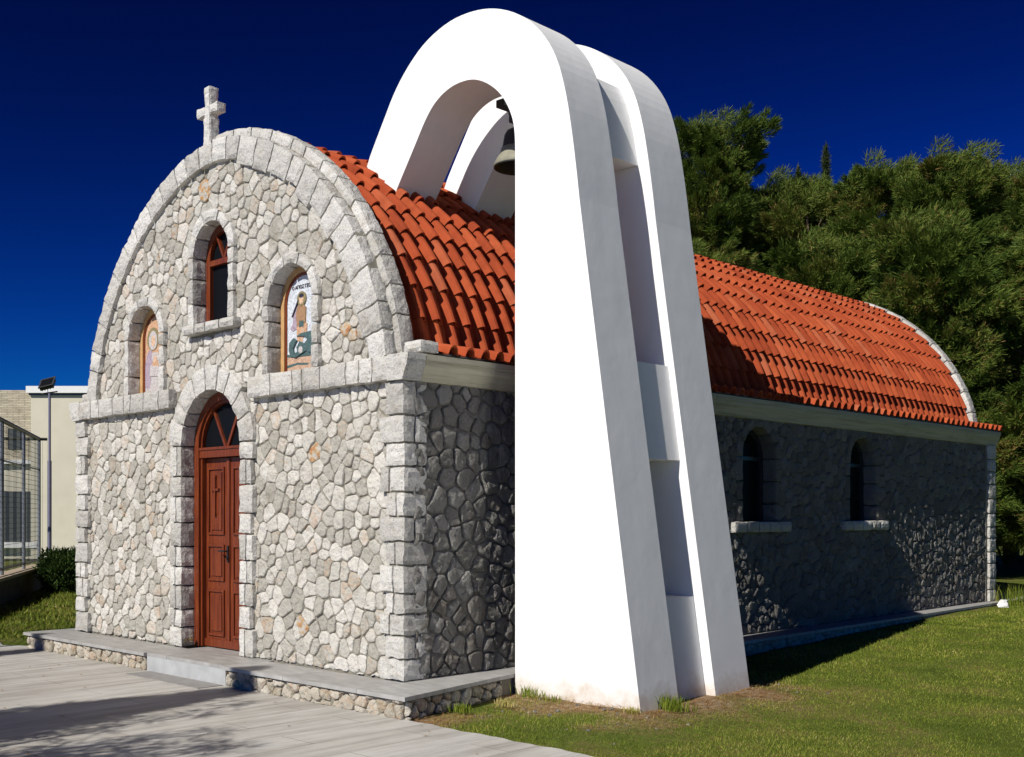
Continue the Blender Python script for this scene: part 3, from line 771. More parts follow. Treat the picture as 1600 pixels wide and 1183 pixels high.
# ---- side windows
random.seed(9)
for c in SIDE_WIN:
    so = surround(c, SW[0], SW[1], SW[2], .15, 'window_surround', y0=0.0, depth=.22, step=.27, nv=7, frame=fr_side, mt=M_rubble_side)
    mb = MB(); f = fr_side(0)
    for a, b_ in zip((-.67, -.40, -.12, .14, .40), (-.40, -.12, .14, .40, .67)): mb.rock_box(c + a, c + b_, SW[0] - .14, SW[0], -.22, .07, f, amp=.006, gap=.002)
    part(mb, 'window_sill', M_dress, church)
    mb = MB(); f = fr_side(-.2); arch_band(mb, c, SW[0], SW[1], SW[2] - .06, SW[2] + .02, f, -.06, 0); bar(mb, (c - SW[2], SW[1]), (c + SW[2], SW[1]), .05, f, -.05, -.01)
    wf = part(mb, 'window_frame', M_shade, church)  # shade of the deep opening put into the frame's colour
    mb = MB(); mb.prism([arch_loop(c, SW[0] + .02, SW[1], SW[2] - .05, 18)], f, -.045, -.035); part(mb, 'window_pane', M_glass, wf)

# ---- cornice mouldings along both eaves
CP = [(-.1, 2.70), (.0, 2.715), (.018, 2.72), (.018, 2.745), (.028, 2.75), (.035, 2.78), (.052, 2.82), (.068, 2.85), (.075, 2.875), (.075, 2.895), (.088, 2.90), (.088, 2.955), (-.1, 2.965)]
for sgn, x0 in ((1, 0), (-1, XL)):
    mb = MB(); ys = list(np.arange(.19, LEN + .04, .9)) + [LEN + .04]
    P = np.array(CP)
    for a, b_ in zip(ys[:-1], ys[1:]):
        V = np.concatenate([np.c_[x0 + sgn * P[:, 0], np.full(len(P), y), P[:, 1]] for y in (a, b_)]); n = len(P)
        F = [(k, (k + 1) % n, n + (k + 1) % n, n + k) for k in range(n)]
        if sgn > 0: F = [q[::-1] for q in F]
        mb.add(V, F)
    mb.add(np.c_[x0 + sgn * P[:, 0], np.full(len(P), ys[0]), P[:, 1]], [tuple(range(len(P)))])
    mb.add(np.c_[x0 + sgn * P[:, 0], np.full(len(P), ys[-1]), P[:, 1]], [tuple(range(len(P)))])
    part(mb, 'cornice', M_conc, church)
# carved stone end of the moulding on the front corner
for sgn, x0 in ((1, 0), (-1, XL)):
    mb = MB()
    P = np.array(CP)[1:-1]; P = np.concatenate([[(-.2, 2.72)], P, [(-.2, 2.955)]]); n = len(P)
    V = np.concatenate([np.c_[x0 + sgn * (P[:, 0] + .004), np.full(n, y), P[:, 1]] for y in (-.036, .18)]); V += .004 * v3noise(V, 20, 2)
    mb.add(V, [(k, (k + 1) % n, n + (k + 1) % n, n + k) for k in range(n)] + [tuple(range(n)), tuple(range(n, 2 * n))], 0, .6)
    part(mb, 'cornice_end', M_dress, church)

# ---- tiled vault
def add_tile_row(mb, sfun, y0, y1, pitch, L, lift_lo, lift_hi, seg=3):
    """one course of clay tiles; sfun(t, n) gives (x, z) for distance t from the lower end and height n"""
    u = np.array([0, .10, .22, .34, .36, .42, .52, .63, .74, .84, .90, .94, 1.0])
    H = np.array([.008, .002, .000, .003, .022, .060, .080, .086, .080, .060, .022, .004, .006]); LF = .22 + .78 * H / .086
    n = int(round((y1 - y0) / pitch)); ncr = len(u)
    t = np.linspace(0, L, seg + 1)
    for k in range(n):
        dy = random.uniform(-.004, .004); dl = random.uniform(-.008, .008); dn = random.uniform(-.002, .003); tone = random.random()
        V = []
        for i, tt in enumerate(t):
            q = i / seg; lift = lift_lo * (1 - q) + lift_hi * q; uu = np.where((u > .33) & (u < .95), .64 + (u - .64) * (1.04 - .16 * q), u)
            yy = y0 + (k + .5) * pitch + dy + (uu - .5) * pitch; nn = H * (1 - .24 * q) + lift * LF + dn
            X, Z = sfun(np.full(ncr, tt + dl), nn); V.append(np.c_[X, yy, Z])
        X, Z = sfun(np.full(ncr, dl), H * .88 + lift_lo * LF + dn - .010); V.append(np.c_[X, y0 + (k + .5) * pitch + dy + (u - .5) * pitch * .97, Z])   # lip
        X, Z = sfun(np.full(ncr, dl + L * .9), H * .72 + lift_hi - .014); V.append(np.c_[X, y0 + (k + .5) * pitch + dy + (u - .5) * pitch * .94, Z])
        F = []
        for i in range(seg):
            for j in range(ncr - 1): F.append((i * ncr + j, i * ncr + j + 1, (i + 1) * ncr + j + 1, (i + 1) * ncr + j))
        a = (seg + 1) * ncr
        for j in range(ncr - 1): F.append((a + j, a + j + 1, j + 1, j)); F.append((a + j, a + ncr + j, a + ncr + j + 1, a + j + 1))
        mb.add(np.concatenate(V), np.array(F), 0, tone)
mb = MB(); random.seed(3)
Y0, Y1 = .42, LEN - .36; PITCH = .2015; half = TOT / 2; EXP = .352
ro = lambda q: -.115 + .095 * crown_off(q)
nrow = int(math.ceil((half - .10) / EXP))
for side in (0, 1):
    for r_ in range(nrow):
        s_lo = .10 + r_ * EXP - .0
        L = min(.41, half + .06 - s_lo)
        if L < .08: continue
        sf = (lambda t, n, s0=s_lo: prof(s0 + t, ro(s0 + t) + n)) if side == 0 else (lambda t, n, s0=s_lo: ((2 * CX - prof(s0 + t, ro(s0 + t) + n)[0]), prof(s0 + t, ro(s0 + t) + n)[1]))
        add_tile_row(mb, sf, Y0, Y1, PITCH, L, .034, .004)
    # flatter course over the eave
    hx, hz = .108, 2.978
    def ef(t, n, side=side):
        x = hx - t * .965 + n * .26; z = hz + t * .26 + n * .965
        x = x if side == 0 else 2 * CX - x
        return x, z
    add_tile_row(mb, ef, Y0 - .04, LEN + .03, PITCH, .30, .004, .0, 1)
roof = part(mb, 'roof', M_tile, church, smooth=False); roof['label'] = 'vaulted roof of overlapping orange clay tiles'
mb = MB()
for k in range(int((Y1 - Y0) / .36)):
    y = Y0 + .05 + k * .36; th = np.linspace(R(-10), R(190), 9)
    A = np.c_[CX + .10 * np.cos(th), np.full(9, y), 5.60 + .075 * np.sin(th)]; B = np.c_[CX + .09 * np.cos(th), np.full(9, y + .40), 5.585 + .07 * np.sin(th)]
    mb.add(np.concatenate([A, B]), [(j, j + 1, 10 + j, 9 + j) for j in range(8)], 0, random.random())
part(mb, 'ridge_tiles', M_tile, roof)
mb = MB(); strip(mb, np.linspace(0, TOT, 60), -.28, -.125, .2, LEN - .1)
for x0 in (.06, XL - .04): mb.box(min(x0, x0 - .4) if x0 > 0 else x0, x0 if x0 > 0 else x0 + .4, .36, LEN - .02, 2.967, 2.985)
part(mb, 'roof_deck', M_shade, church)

# ---- stone cross over the gable
mb = MB(); f = fr_front(.20)
xc = -3.45
mb.rock_box(xc - .062, xc + .062, 5.52, 5.93, 0, .14, f, res=.03, amp=.006, tone=.9, gap=0, bulge=0, warp=lambda p: np.c_[xc + (p[:, 0] - xc) * (1 + .35 * np.clip((5.75 - p[:, 1]) / .25, 0, 1)), p[:, 1], p[:, 2]])
mb.rock_box(xc - .05, xc + .05, 5.92, 6.27, .005, .135, f, res=.03, amp=.006, tone=.9, gap=0, bulge=0, warp=lambda p: np.c_[xc + (p[:, 0] - xc) * (1 + .3 * np.clip((p[:, 1] - 6.12) / .18, 0, 1)), p[:, 1], p[:, 2]])
for sg in (-1, 1):
    mb.rock_box(xc - .21 if sg < 0 else xc + .04, xc - .04 if sg < 0 else xc + .21, 5.955, 6.055, .008, .132, f, res=.03, amp=.006, tone=.9, gap=0, bulge=0, warp=lambda p: np.c_[p[:, 0], 6.005 + (p[:, 1] - 6.005) * (1 + .35 * np.clip((np.abs(p[:, 0] - xc) - .12) / .12, 0, 1)), p[:, 2]])
o = part(mb, 'gable_cross', M_dress, church); o['label'] = 'rough stone cross standing on the gable'

# ------------------------------------------------------------ bell tower: two leaning arches joined by blocks
tower = empty('bell_tower', (1.0, 1.95, -.25), 'white rendered bell arch leaning from the lawn over the church roof', 'bell tower')
def spline(P, it=3):
    P = np.array(P, float)
    for _ in range(it):
        Q = [P[0]]
        for a, b_ in zip(P[:-1], P[1:]): Q += [a * .75 + b_ * .25, a * .25 + b_ * .75]
        Q.append(P[-1]); P = np.array(Q)
    return [tuple(p) for p in P]
OUT = [(1.85, -.45), (1.12, 4.35)] + spline([(1.12, 4.35), (1.085, 4.62), (1.035, 4.95), (.96, 5.35), (.84, 5.72), (.62, 6.03), (.34, 6.25), (.02, 6.395), (-.30, 6.455), (-.62, 6.45), (-.96, 6.35), (-1.22, 6.18), (-1.44, 5.97), (-1.62, 5.71), (-1.85, 5.38), (-1.89, 5.30), (-2.0, 5.1)], 2)[1:]
INN = [(-1.55, 4.66), (-1.40, 4.94)] + spline([(-1.40, 4.94), (-1.12, 5.32), (-.95, 5.56), (-.80, 5.70), (-.61, 5.78), (-.43, 5.80), (-.25, 5.78), (-.09, 5.71), (.05, 5.61), (.15, 5.51), (.235, 5.38), (.30, 5.23), (.322, 5.05), (.322, 4.8)], 2)[1:] + [(.322, -.45)]
def leg_foot(P):    # the left foot ends just under the tiles
    return P
tloop = OUT + INN
for (ya, yb) in ((1.1, 1.655), (2.235, 2.815)):
    mb = MB(); mb.prism([tloop], fr_front(ya), -(yb - ya), 0)
    part(mb, 'arch', M_white, tower)
def outx(z, P=np.array([p for p in OUT if p[1] < 6.44 and p[0] > -.3])):
    return float(np.interp(z, P[:, 1], P[:, 0]))
for (z0, z1, ins) in ((-.45, .735, .11), (2.02, 2.93, .07), (4.93, 5.75, .13)):
    zs = np.linspace(z0, z1, 10)
    R_ = [(outx(z) - ins, z) for z in zs]
    L_ = [(R_[0][0] - .45, z0)] + [(R_[-1][0] - .45, z1)]
    if z0 > 4: L_ = [(.38, z0), (.26, z1 + .0)]
    mb = MB(); mb.prism([[L_[0]] + R_ + [L_[1]]], fr_front(1.658), -(2.232 - 1.658), 0)
    part(mb, 'connecting_block', M_white, tower)

# bell
bell = empty('church_bell', (-.43, 1.95, 5.2), 'dark bronze bell with a rim painted pale as sunlit hanging under the white arches', 'bell')
bc = (-.44, 1.95, 5.13)
mb = MB(); mb.lathe([(.262, 0), (.268, .012), (.262, .03), (.235, .075), (.20, .13), (.178, .20), (.165, .28), (.155, .34), (.13, .385), (.085, .41), (.03, .42), (.0, .42)], bc, 40)
mb.lathe([(.262, 0), (.245, .01), (.215, .07), (.18, .14), (.16, .22), (.145, .3), (.11, .37), (.0, .39)], bc, 40)
bo = part(mb, 'bell_body', M_bronze, bell, smooth=True)
mb = MB(); mb.lathe([(.266, .010), (.272, .02), (.24, .085), (.205, .14), (.188, .20), (.184, .20)], (bc[0], bc[1], bc[2] + .002), 40); part(mb, 'sunlit_rim_band', plain('painted sunlit bronze', (.26, .25, .18), .6, .4, .2, .1), bell, smooth=True)  # pale band: sunlight on the lower bell put into its colour
mb = MB(); mb.tube([(-.44, 1.95, 5.50), (-.44, 1.95, 5.15)], .014, 8); mb.lathe([(.0, -.04), (.035, -.02), (.04, .01), (.02, .04), (0, .045)], (-.44, 1.95, 5.13), 14); part(mb, 'clapper', M_black, bell)
mb = MB(); mb.box(-.49, -.37, 1.66, 2.23, 5.70, 5.775); mb.box(-.50, -.36, 1.86, 2.04, 5.60, 5.70); mb.tube([(-.44, 1.95, 5.72), (-.44, 1.95, 5.53)], .05, 8); mb.tube([(-.58, 1.95, 5.74), (-.50, 1.95, 5.68), (-.45, 1.95, 5.6)], .018, 6)
part(mb, 'headstock', M_black, bell)

# ------------------------------------------------------------ ground, paving, terrace
def ground_z(x, y):
    x = np.asarray(x, float); y = np.asarray(y, float)
    t = np.clip((y - 1.5) / 11.5, 0, 1); z = -.215 + .165 * t * t * (3 - 2 * t)
    z = np.where(x < -6.9, -.24, z)
    return z
nx = np.concatenate([[-300, -120, -60, -40], np.arange(-30, 0, 1.0), np.arange(0, 9, .12), np.arange(9, 30, 1.0), [40, 70, 150, 300]])
ny = np.concatenate([[-300, -120, -50, -25, -12, -6, -3, -1], np.arange(-.6, 8, .12), np.arange(8, 24, .5), np.arange(24, 60, 4), [80, 120, 200, 400]])
X, Y = np.meshgrid(nx, ny, indexing='ij'); Z = ground_z(X, Y)
P3 = np.stack([X, Y, Z], -1)
Z = Z + .012 * vnoise(P3 * [1, 1, 0], 2.1, 4) * (X > .1) * (Y > -.4)
d_t = np.sqrt(np.maximum(0, np.maximum(.3 - X, X - 1.85)) ** 2 + np.maximum(0, np.maximum(1.1 - Y, Y - 2.85)) ** 2)
bareness = np.clip(1.08 - d_t / .70 + .8 * vnoise(P3, 2.6, 8) + .3 * vnoise(P3, 7.1, 3), 0, 1) * (d_t < 1.3) 
bareness = np.maximum(bareness, np.clip(.9 - (Y + .5) / 1.0 + .8 * vnoise(P3, 3.0, 5), 0, 1) * (X > .4) * (X < 1.0) * (Y > -.5))
Z = Z + .035 * np.clip(1 - d_t / .35, 0, 1) + .012 * bareness * vnoise(P3, 9, 2)
def bare_at(x, y):
    ix = np.clip(np.searchsorted(nx, x), 0, len(nx) - 1); iy = np.clip(np.searchsorted(ny, y), 0, len(ny) - 1); return bareness[ix, iy], Z[ix, iy]
mb = MB(); A, B = len(nx), len(ny); i, j = np.meshgrid(np.arange(A - 1), np.arange(B - 1), indexing='ij'); q = (i * B + j).ravel()
mb.add(np.stack([X, Y, Z], -1).reshape(-1, 3), np.c_[q, q + B, q + B + 1, q + 1], 0, .5, bareness.ravel())
g = mb.build('ground', M_ground, None, True); g['kind'] = 'structure'

mb = MB()       # paving sheet in front; its edge meets the lawn along y = -0.5
edge = [(-60, -60), (60, -60), (60, -.50)] + [(x, -.485 + .012 * math.sin(x * 9) + .01 * math.sin(x * 23)) for x in np.arange(9, .55, -.07)] + [(.55, -.40), (-6.95, -.40), (-7.3, -.62), (-8.2, -.35), (-60, 0.3)]
mb.prism([edge], lambda p: p, -.26, -.196)
o = mb.build('paving', M_pave); o['kind'] = 'structure'
mb = MB(); mb.box(-3.62, -2.15, -.80, -.52, -.25, -.190); o = mb.build('paving', plain('dark paving inset', (.26, .25, .24), .6, .3, .15, .1)); o['kind'] = 'structure'

mb = MB()       # terrace slab
T = [(-6.86, -.54), (-3.72, -.54), (-3.72, -.36), (-2.14, -.36), (-2.14, -.54), (.64, -.54), (.60, 1.0), (.42, 5), (.30, 9), (.20, LEN), (.20, LEN + 6), (-.3, LEN + 6), (-.3, -.0), (-6.3, 0), (-6.86, .5)]
mb.prism([[(-6.86, -.54), (-3.72, -.54), (-3.72, .0), (-6.86, .0)]], lambda p: p, -.035, 0.0)
mb.prism([[(-3.72, -.50), (-2.14, -.50), (-2.14, .3), (-3.72, .3)]], lambda p: p, -.035, 0.0005)
mb.prism([[(-2.14, -.54), (.64, -.54), (.345, .9), (-.02, .9), (-.02, .0), (-2.14, .0)]], lambda p: p, -.035, 0.0)
mb.prism([[(.345, .9), (.315, 1.09), (.315, 2.83), (.40, 3.2), (.38, 5), (.32, 9), (.22, LEN), (.22, LEN + 5), (-.6, LEN + 5), (-.6, LEN), (-.02, LEN), (-.02, .9)]], lambda p: p, -.035, 0.0)
mb.prism([[(XL - .3, .0), (XL + .1, 0), (XL + .1, LEN), (XL - .3, LEN)]], lambda p: p, -.035, 0.0)
o = mb.build('terrace', M_slab); o['kind'] = 'structure'
mb = MB(); random.seed(31)   # rubble plinth under the slab
mb.box(-6.8, -3.74, -.49, .0, -.3, -.036); mb.prism([[(-2.13, -.49), (.56, -.49), (.46, 0), (-2.13, 0)]], lambda p: p, -.3, -.036)
mb.prism([[(0, 0), (.555, -.45), (.28, .9), (.27, 2.9), (.34, 5), (.27, 9), (.17, LEN + 4.9), (-.5, LEN + 4.9), (0, LEN)]], lambda p: p, -.3, -.036)
def plinth_stones(x0, x1, frame, h0=-.21, h1=-.038, amp=.011):
    for p in voronoi(x0, x1, h0, h1, .09, .17, 1.0, 800): mb.stone(p, frame, h=.012 + .02 * random.random(), depth=.01, gap=.006, amp=amp, res=.03, m=1, warm=.35 * random.random())
plinth_stones(-6.8, -3.74, fr_front(-.49)); plinth_stones(-2.13, .57, fr_front(-.49))
plinth_stones(-.49, .95, lambda p: np.c_[.575 - .2037 * (p[:, 0] + .49) + p[:, 2], p[:, 0], p[:, 1]]); plinth_stones(0.02, .46, fr_side(-3.74) if False else (lambda p: np.c_[-3.74 + p[:, 2], -p[:, 0], p[:, 1]]))
for y0, y1, xa, xb in ((3.0, 5, .34, .34), (5, 9, .34, .27), (9, LEN, .27, .17)):
    k = (xb - xa) / (y1 - y0)
    plinth_stones(y0, y1, lambda p, k=k, y0=y0, xa=xa: np.c_[xa + k * (p[:, 0] - y0) + p[:, 2], p[:, 0], p[:, 1]])
plinth_stones(-.49, .0, lambda p: np.c_[-6.8 - p[:, 2], -p[:, 0] - .49, p[:, 1]])
o = mb.build('terrace_plinth', [M_mortar, M_plinth]); o['kind'] = 'structure'
mb = MB(); mb.box(-3.72, -2.14, -.50, .28, -.25, -.036); o = mb.build('entrance_step', plain('pale marble block', (.40, .41, .41), .5, .4, .14, .1, 5)); o['kind'] = 'structure'

# ------------------------------------------------------------ grass
def blades(x, y, z, h, w, lean, tone, mb, m=0):
    n = len(x); a = rng.random(n) * 2 * math.pi; ca, sa = np.cos(a), np.sin(a)
    b = rng.random(n) * 2 * math.pi; l = lean * h
    V = np.empty((n, 3, 3))
    V[:, 0] = np.c_[x - ca * w, y - sa * w, z]; V[:, 1] = np.c_[x + ca * w, y + sa * w, z]
    V[:, 2] = np.c_[x + np.cos(b) * l, y + np.sin(b) * l, z + h]
    mb.add(V.reshape(-1, 3), np.arange(3 * n).reshape(-1, 3), m, np.repeat(tone, 3))
mb = MB()
CAMX, CAMY = 7.737, -6.606
fwd = (-math.sin(YAW), math.cos(YAW)); rgt = (math.cos(YAW), math.sin(YAW))
def scatter(n, x0, x1, y0, y1, dens_ref, fall=1.0):
    x = rng.uniform(x0, x1, n); y = rng.uniform(y0, y1, n)
    d = np.hypot(x - CAMX, y - CAMY); keep = rng.random(n) < np.clip((dens_ref / d) ** fall, 0, 1)
    return x[keep], y[keep]
x, y = scatter(1500000, .15, 14, -.49, 22, 7.5, 1.7)
d = np.hypot(x - CAMX, y - CAMY)
ok = (d > 5) & ~((x > .3) & (x < 1.84) & (y > 1.1) & (y < 2.82)) & ~((x < .66 - .2 * np.clip(y, 0, 1.1)) & (y > -.6)) & ~((y > 19) & (x < 0))
x, y = x[ok], y[ok]; br, zz = bare_at(x, y)
ok = rng.random(len(x)) > br * .93; x, y, zz, br = x[ok], y[ok], zz[ok], br[ok]
pn = vnoise(np.c_[x, y, 0 * x], .9, 3) * .5 + vnoise(np.c_[x, y, 0 * x], 3.1, 6) * .5
d = np.hypot(x - CAMX, y - CAMY)
tone = np.clip(.40 + .38 * pn + .22 * rng.standard_normal(len(x)) * .8 + .55 * br, 0, 1)
hh = (.010 + .018 * rng.random(len(x))) * (1 + .3 * pn) * (1 + .35 * (x < 1.9))
blades(x, y, zz - .004, hh, (.0020 + .0014 * rng.random(len(x))) * np.clip(d / 8, 1, 2.6), .9 * rng.random(len(x)), tone, mb)
x = rng.uniform(-24, -6.95, 60000); y = rng.uniform(-.35, 14, 60000)
ok = ~((x > -8.2) & (y < .5)); x, y = x[ok], y[ok]
blades(x, y, np.full(len(x), -.245), .04 + .05 * rng.random(len(x)), .009 + 0 * x, .8 * rng.random(len(x)), np.clip(.30 + .25 * rng.standard_normal(len(x)) + .3 * vnoise(np.c_[x, y, 0 * x], .8), 0, 1), mb)
o = mb.build('lawn_grass', M_grass); tag(o, 'short mown green grass with dry straw patches', 'grass', kind='stuff')
# dry litter on the bare patches
mb = MB(); x = rng.uniform(.4, 3.6, 90000); y = rng.uniform(-.45, 4.5, 90000); br, zz = bare_at(x, y)
ok = (rng.random(len(x)) < br * .55 + .006) & ~((x > .3) & (x < 1.84) & (y > 1.1) & (y < 2.82)) & ~((x < .62) & (y > -.6)); x, y, zz = x[ok], y[ok], zz[ok]
n = len(x); a = rng.random(n) * 6.28; L = .02 + .05 * rng.random(n); V = np.empty((n, 3, 3)); zt = zz + .006 + .02 * rng.random(n)
V[:, 0] = np.c_[x - np.sin(a) * .0025, y + np.cos(a) * .0025, zt]; V[:, 1] = np.c_[x + np.sin(a) * .0025, y - np.cos(a) * .0025, zt]; V[:, 2] = np.c_[x + np.cos(a) * L, y + np.sin(a) * L, zt + .025 * (rng.random(n) - .4)]
mb.add(V.reshape(-1, 3), np.arange(3 * n).reshape(-1, 3), 0, np.repeat(rng.random(n), 3))
o = mb.build('dry_litter', M_drygrass); tag(o, 'reddish brown dead stalks strewn on bare soil round the tower foot', 'dead grass', kind='stuff')
# a few fallen leaves on the paving and the slab
mb = MB(); n = 60; x = rng.uniform(-6, 3.5, n); y = rng.uniform(-4.2, -.56, n); a = rng.random(n) * 6.28; L = .010 + .018 * rng.random(n); V = np.empty((n, 4, 3)); ca, sa = np.cos(a) * L, np.sin(a) * L
V[:, 0] = np.c_[x - ca, y - sa, -.192 + 0 * x]; V[:, 1] = np.c_[x + sa * .4, y - ca * .4, -.186 + 0 * x]; V[:, 2] = np.c_[x + ca, y + sa, -.190 + .008 * rng.random(n)]; V[:, 3] = np.c_[x - sa * .4, y + ca * .4, -.187 + 0 * x]
mb.add(V.reshape(-1, 3), np.arange(4 * n).reshape(-1, 4), 0, np.repeat(rng.random(n) * .6, 4))
o = mb.build('fallen_leaves', M_drygrass); tag(o, 'tiny brown leaves scattered over the pale paving', 'fallen leaves', kind='stuff')
# small stones in the bare soil
mb = MB(); random.seed(8)
for k in range(240):
    x = random.uniform(.66, 2.4); y = random.uniform(-.4, 1.05) if random.random() < .75 else random.uniform(2.9, 3.6)
    if y > -.3 and x < .68: continue
    br, zz = bare_at(np.array([x]), np.array([y]))
    if random.random() > br[0] * .9 + .05: continue
    r = random.uniform(.006, .022); th = np.arange(7) / 7 * 6.283
    V = np.concatenate([np.c_[x + r * np.cos(th) * random.uniform(.7, 1.2), y + r * np.sin(th), np.full(7, zz[0] - .004)], np.c_[x + r * .7 * np.cos(th), y + r * .7 * np.sin(th), np.full(7, zz[0] + r * .6)]])
    mb.add(V, [(j, (j + 1) % 7, 7 + (j + 1) % 7, 7 + j) for j in range(7)] + [tuple(range(7, 14))], 0, random.random())
o = mb.build('gravel', M_rubble_side); tag(o, 'small pale pebbles scattered in the bare soil', 'pebbles', kind='stuff')

def tuft(loc, n, h, spread, label, group='grass tufts at the tower foot', m=None, t0=.1, t1=.6):
    mb = MB(); x = rng.normal(0, spread * .5, n); y = rng.normal(0, spread * .25, n)
    a = rng.random(n) * 6.28; hh = h * (.5 + .5 * rng.random(n)); w = .004; l = .55 * hh * rng.random(n)
    V = np.empty((n, 5, 3)); ca, sa = np.cos(a), np.sin(a); b = rng.random(n) * 6.28; cb, sb = np.cos(b), np.sin(b)
    V[:, 0] = np.c_[x - ca * w, y - sa * w, 0 * x]; V[:, 1] = np.c_[x + ca * w, y + sa * w, 0 * x]
    V[:, 2] = np.c_[x + ca * w * .8 + cb * l * .35, y + sa * w * .8 + sb * l * .35, hh * .6]; V[:, 3] = np.c_[x - ca * w * .8 + cb * l * .35, y - sa * w * .8 + sb * l * .35, hh * .6]
    V[:, 4] = np.c_[x + cb * l, y + sb * l, hh]
    i = np.arange(n)[:, None] * 5
    mb.add(V.reshape(-1, 3), i + np.array([[0, 1, 2, 3]]), 0, np.repeat(rng.uniform(t0, t1, n), 5)); mb.f.append((i + np.array([[3, 2, 4]]), 0))
    o = mb.build('grass_tuft', m or M_grass); o.location = loc; return tag(o, label, 'grass tuft', group)
tuft((.56, 1.03, -.19), 70, .13, .16, 'sparse grass tuft at the left corner of the white tower foot')
tuft((.86, 1.03, -.19), 46, .08, .18, 'thin low grass tuft against the white sunlit tower face')
tuft((1.90, 1.40, -.19), 190, .16, .17, 'dense dark green grass tuft beside the grey side of the front arch')
tuft((1.78, 1.03, -.20), 80, .08, .1, 'yellowish grass tuft at the front right corner of the tower foot', t0=.6, t1=.95)
tuft((.68, .05, -.19), 90, .10, .12, 'green grass tuft against the rubble plinth at its corner')
tuft((.70, .55, -.19), 60, .08, .14, 'dry tan grass tuft by the plinth halfway to the tower', t0=.8, t1=1)

# ------------------------------------------------------------ far corner: weed and white stone
random.seed(12)
def rock(loc, s, label, mt, name='stone', cat='stone'):
    mb = MB(); mb.rock_box(-s[0] / 2, s[0] / 2, 0, s[2], -s[1] / 2, s[1] / 2, lambda p: np.c_[p[:, 0], -p[:, 2], p[:, 1]], res=.04, amp=.018, tone=.9, gap=0, warp=lambda p: np.c_[p[:, 0] * (1.1 - .7 * p[:, 1] / s[2]), p[:, 1], p[:, 2]])
    o = mb.build(name, mt); o.location = loc; o.rotation_euler = (.3, .2, .7); return tag(o, label, cat)
rock((.40, 12.9, -.07), (.20, .14, .13), 'white angular stone lying at the far corner of the church', M_pure)
tuft((.42, 13.4, -.05), 160, .42, .30, 'tall weedy clump growing at the far corner of the church', group='weeds', t0=.0, t1=.8)
bpy.data.objects[-1] if False else None

# ------------------------------------------------------------ foliage helpers
def needles(mb, c, r, n, L, w, tone0, droop=.25, up=0, flat=.8, sweep=None):
    """sprays of thin needles on an ellipsoidal lobe"""
    c = np.asarray(c, float); u = rng.standard_normal((n, 3)); u /= np.linalg.norm(u, axis=1)[:, None]
    k = rng.random(n) ** .38; P = c + u * np.asarray(r) * k[:, None]
    d = u * .75 + rng.standard_normal((n, 3)) * .45; d[:, 2] -= droop; d[:, 2] += up
    if sweep is not None: d = u * .35 + np.asarray(sweep) * .9 + rng.standard_normal((n, 3)) * .32; d[:, 2] -= droop
    d /= np.linalg.norm(d, axis=1)[:, None]; s = np.cross(d, rng.standard_normal((n, 3))); s /= np.linalg.norm(s, axis=1)[:, None] + 1e-6
    ll = L * (.5 + rng.random(n))[:, None]; ww = w * (.6 + .8 * rng.random(n))[:, None]
    V = np.empty((n, 4, 3)); V[:, 0] = P - s * ww * .5; V[:, 1] = P + s * ww * .5
    V[:, 2] = P + d * ll + s * ww * .15; V[:, 3] = P + d * ll - s * ww * .15
    tone = np.clip(tone0 + .18 * rng.standard_normal(n), 0, 1)
    mb.add(V.reshape(-1, 3), np.arange(4 * n).reshape(-1, 4), 0, np.repeat(tone, 4))

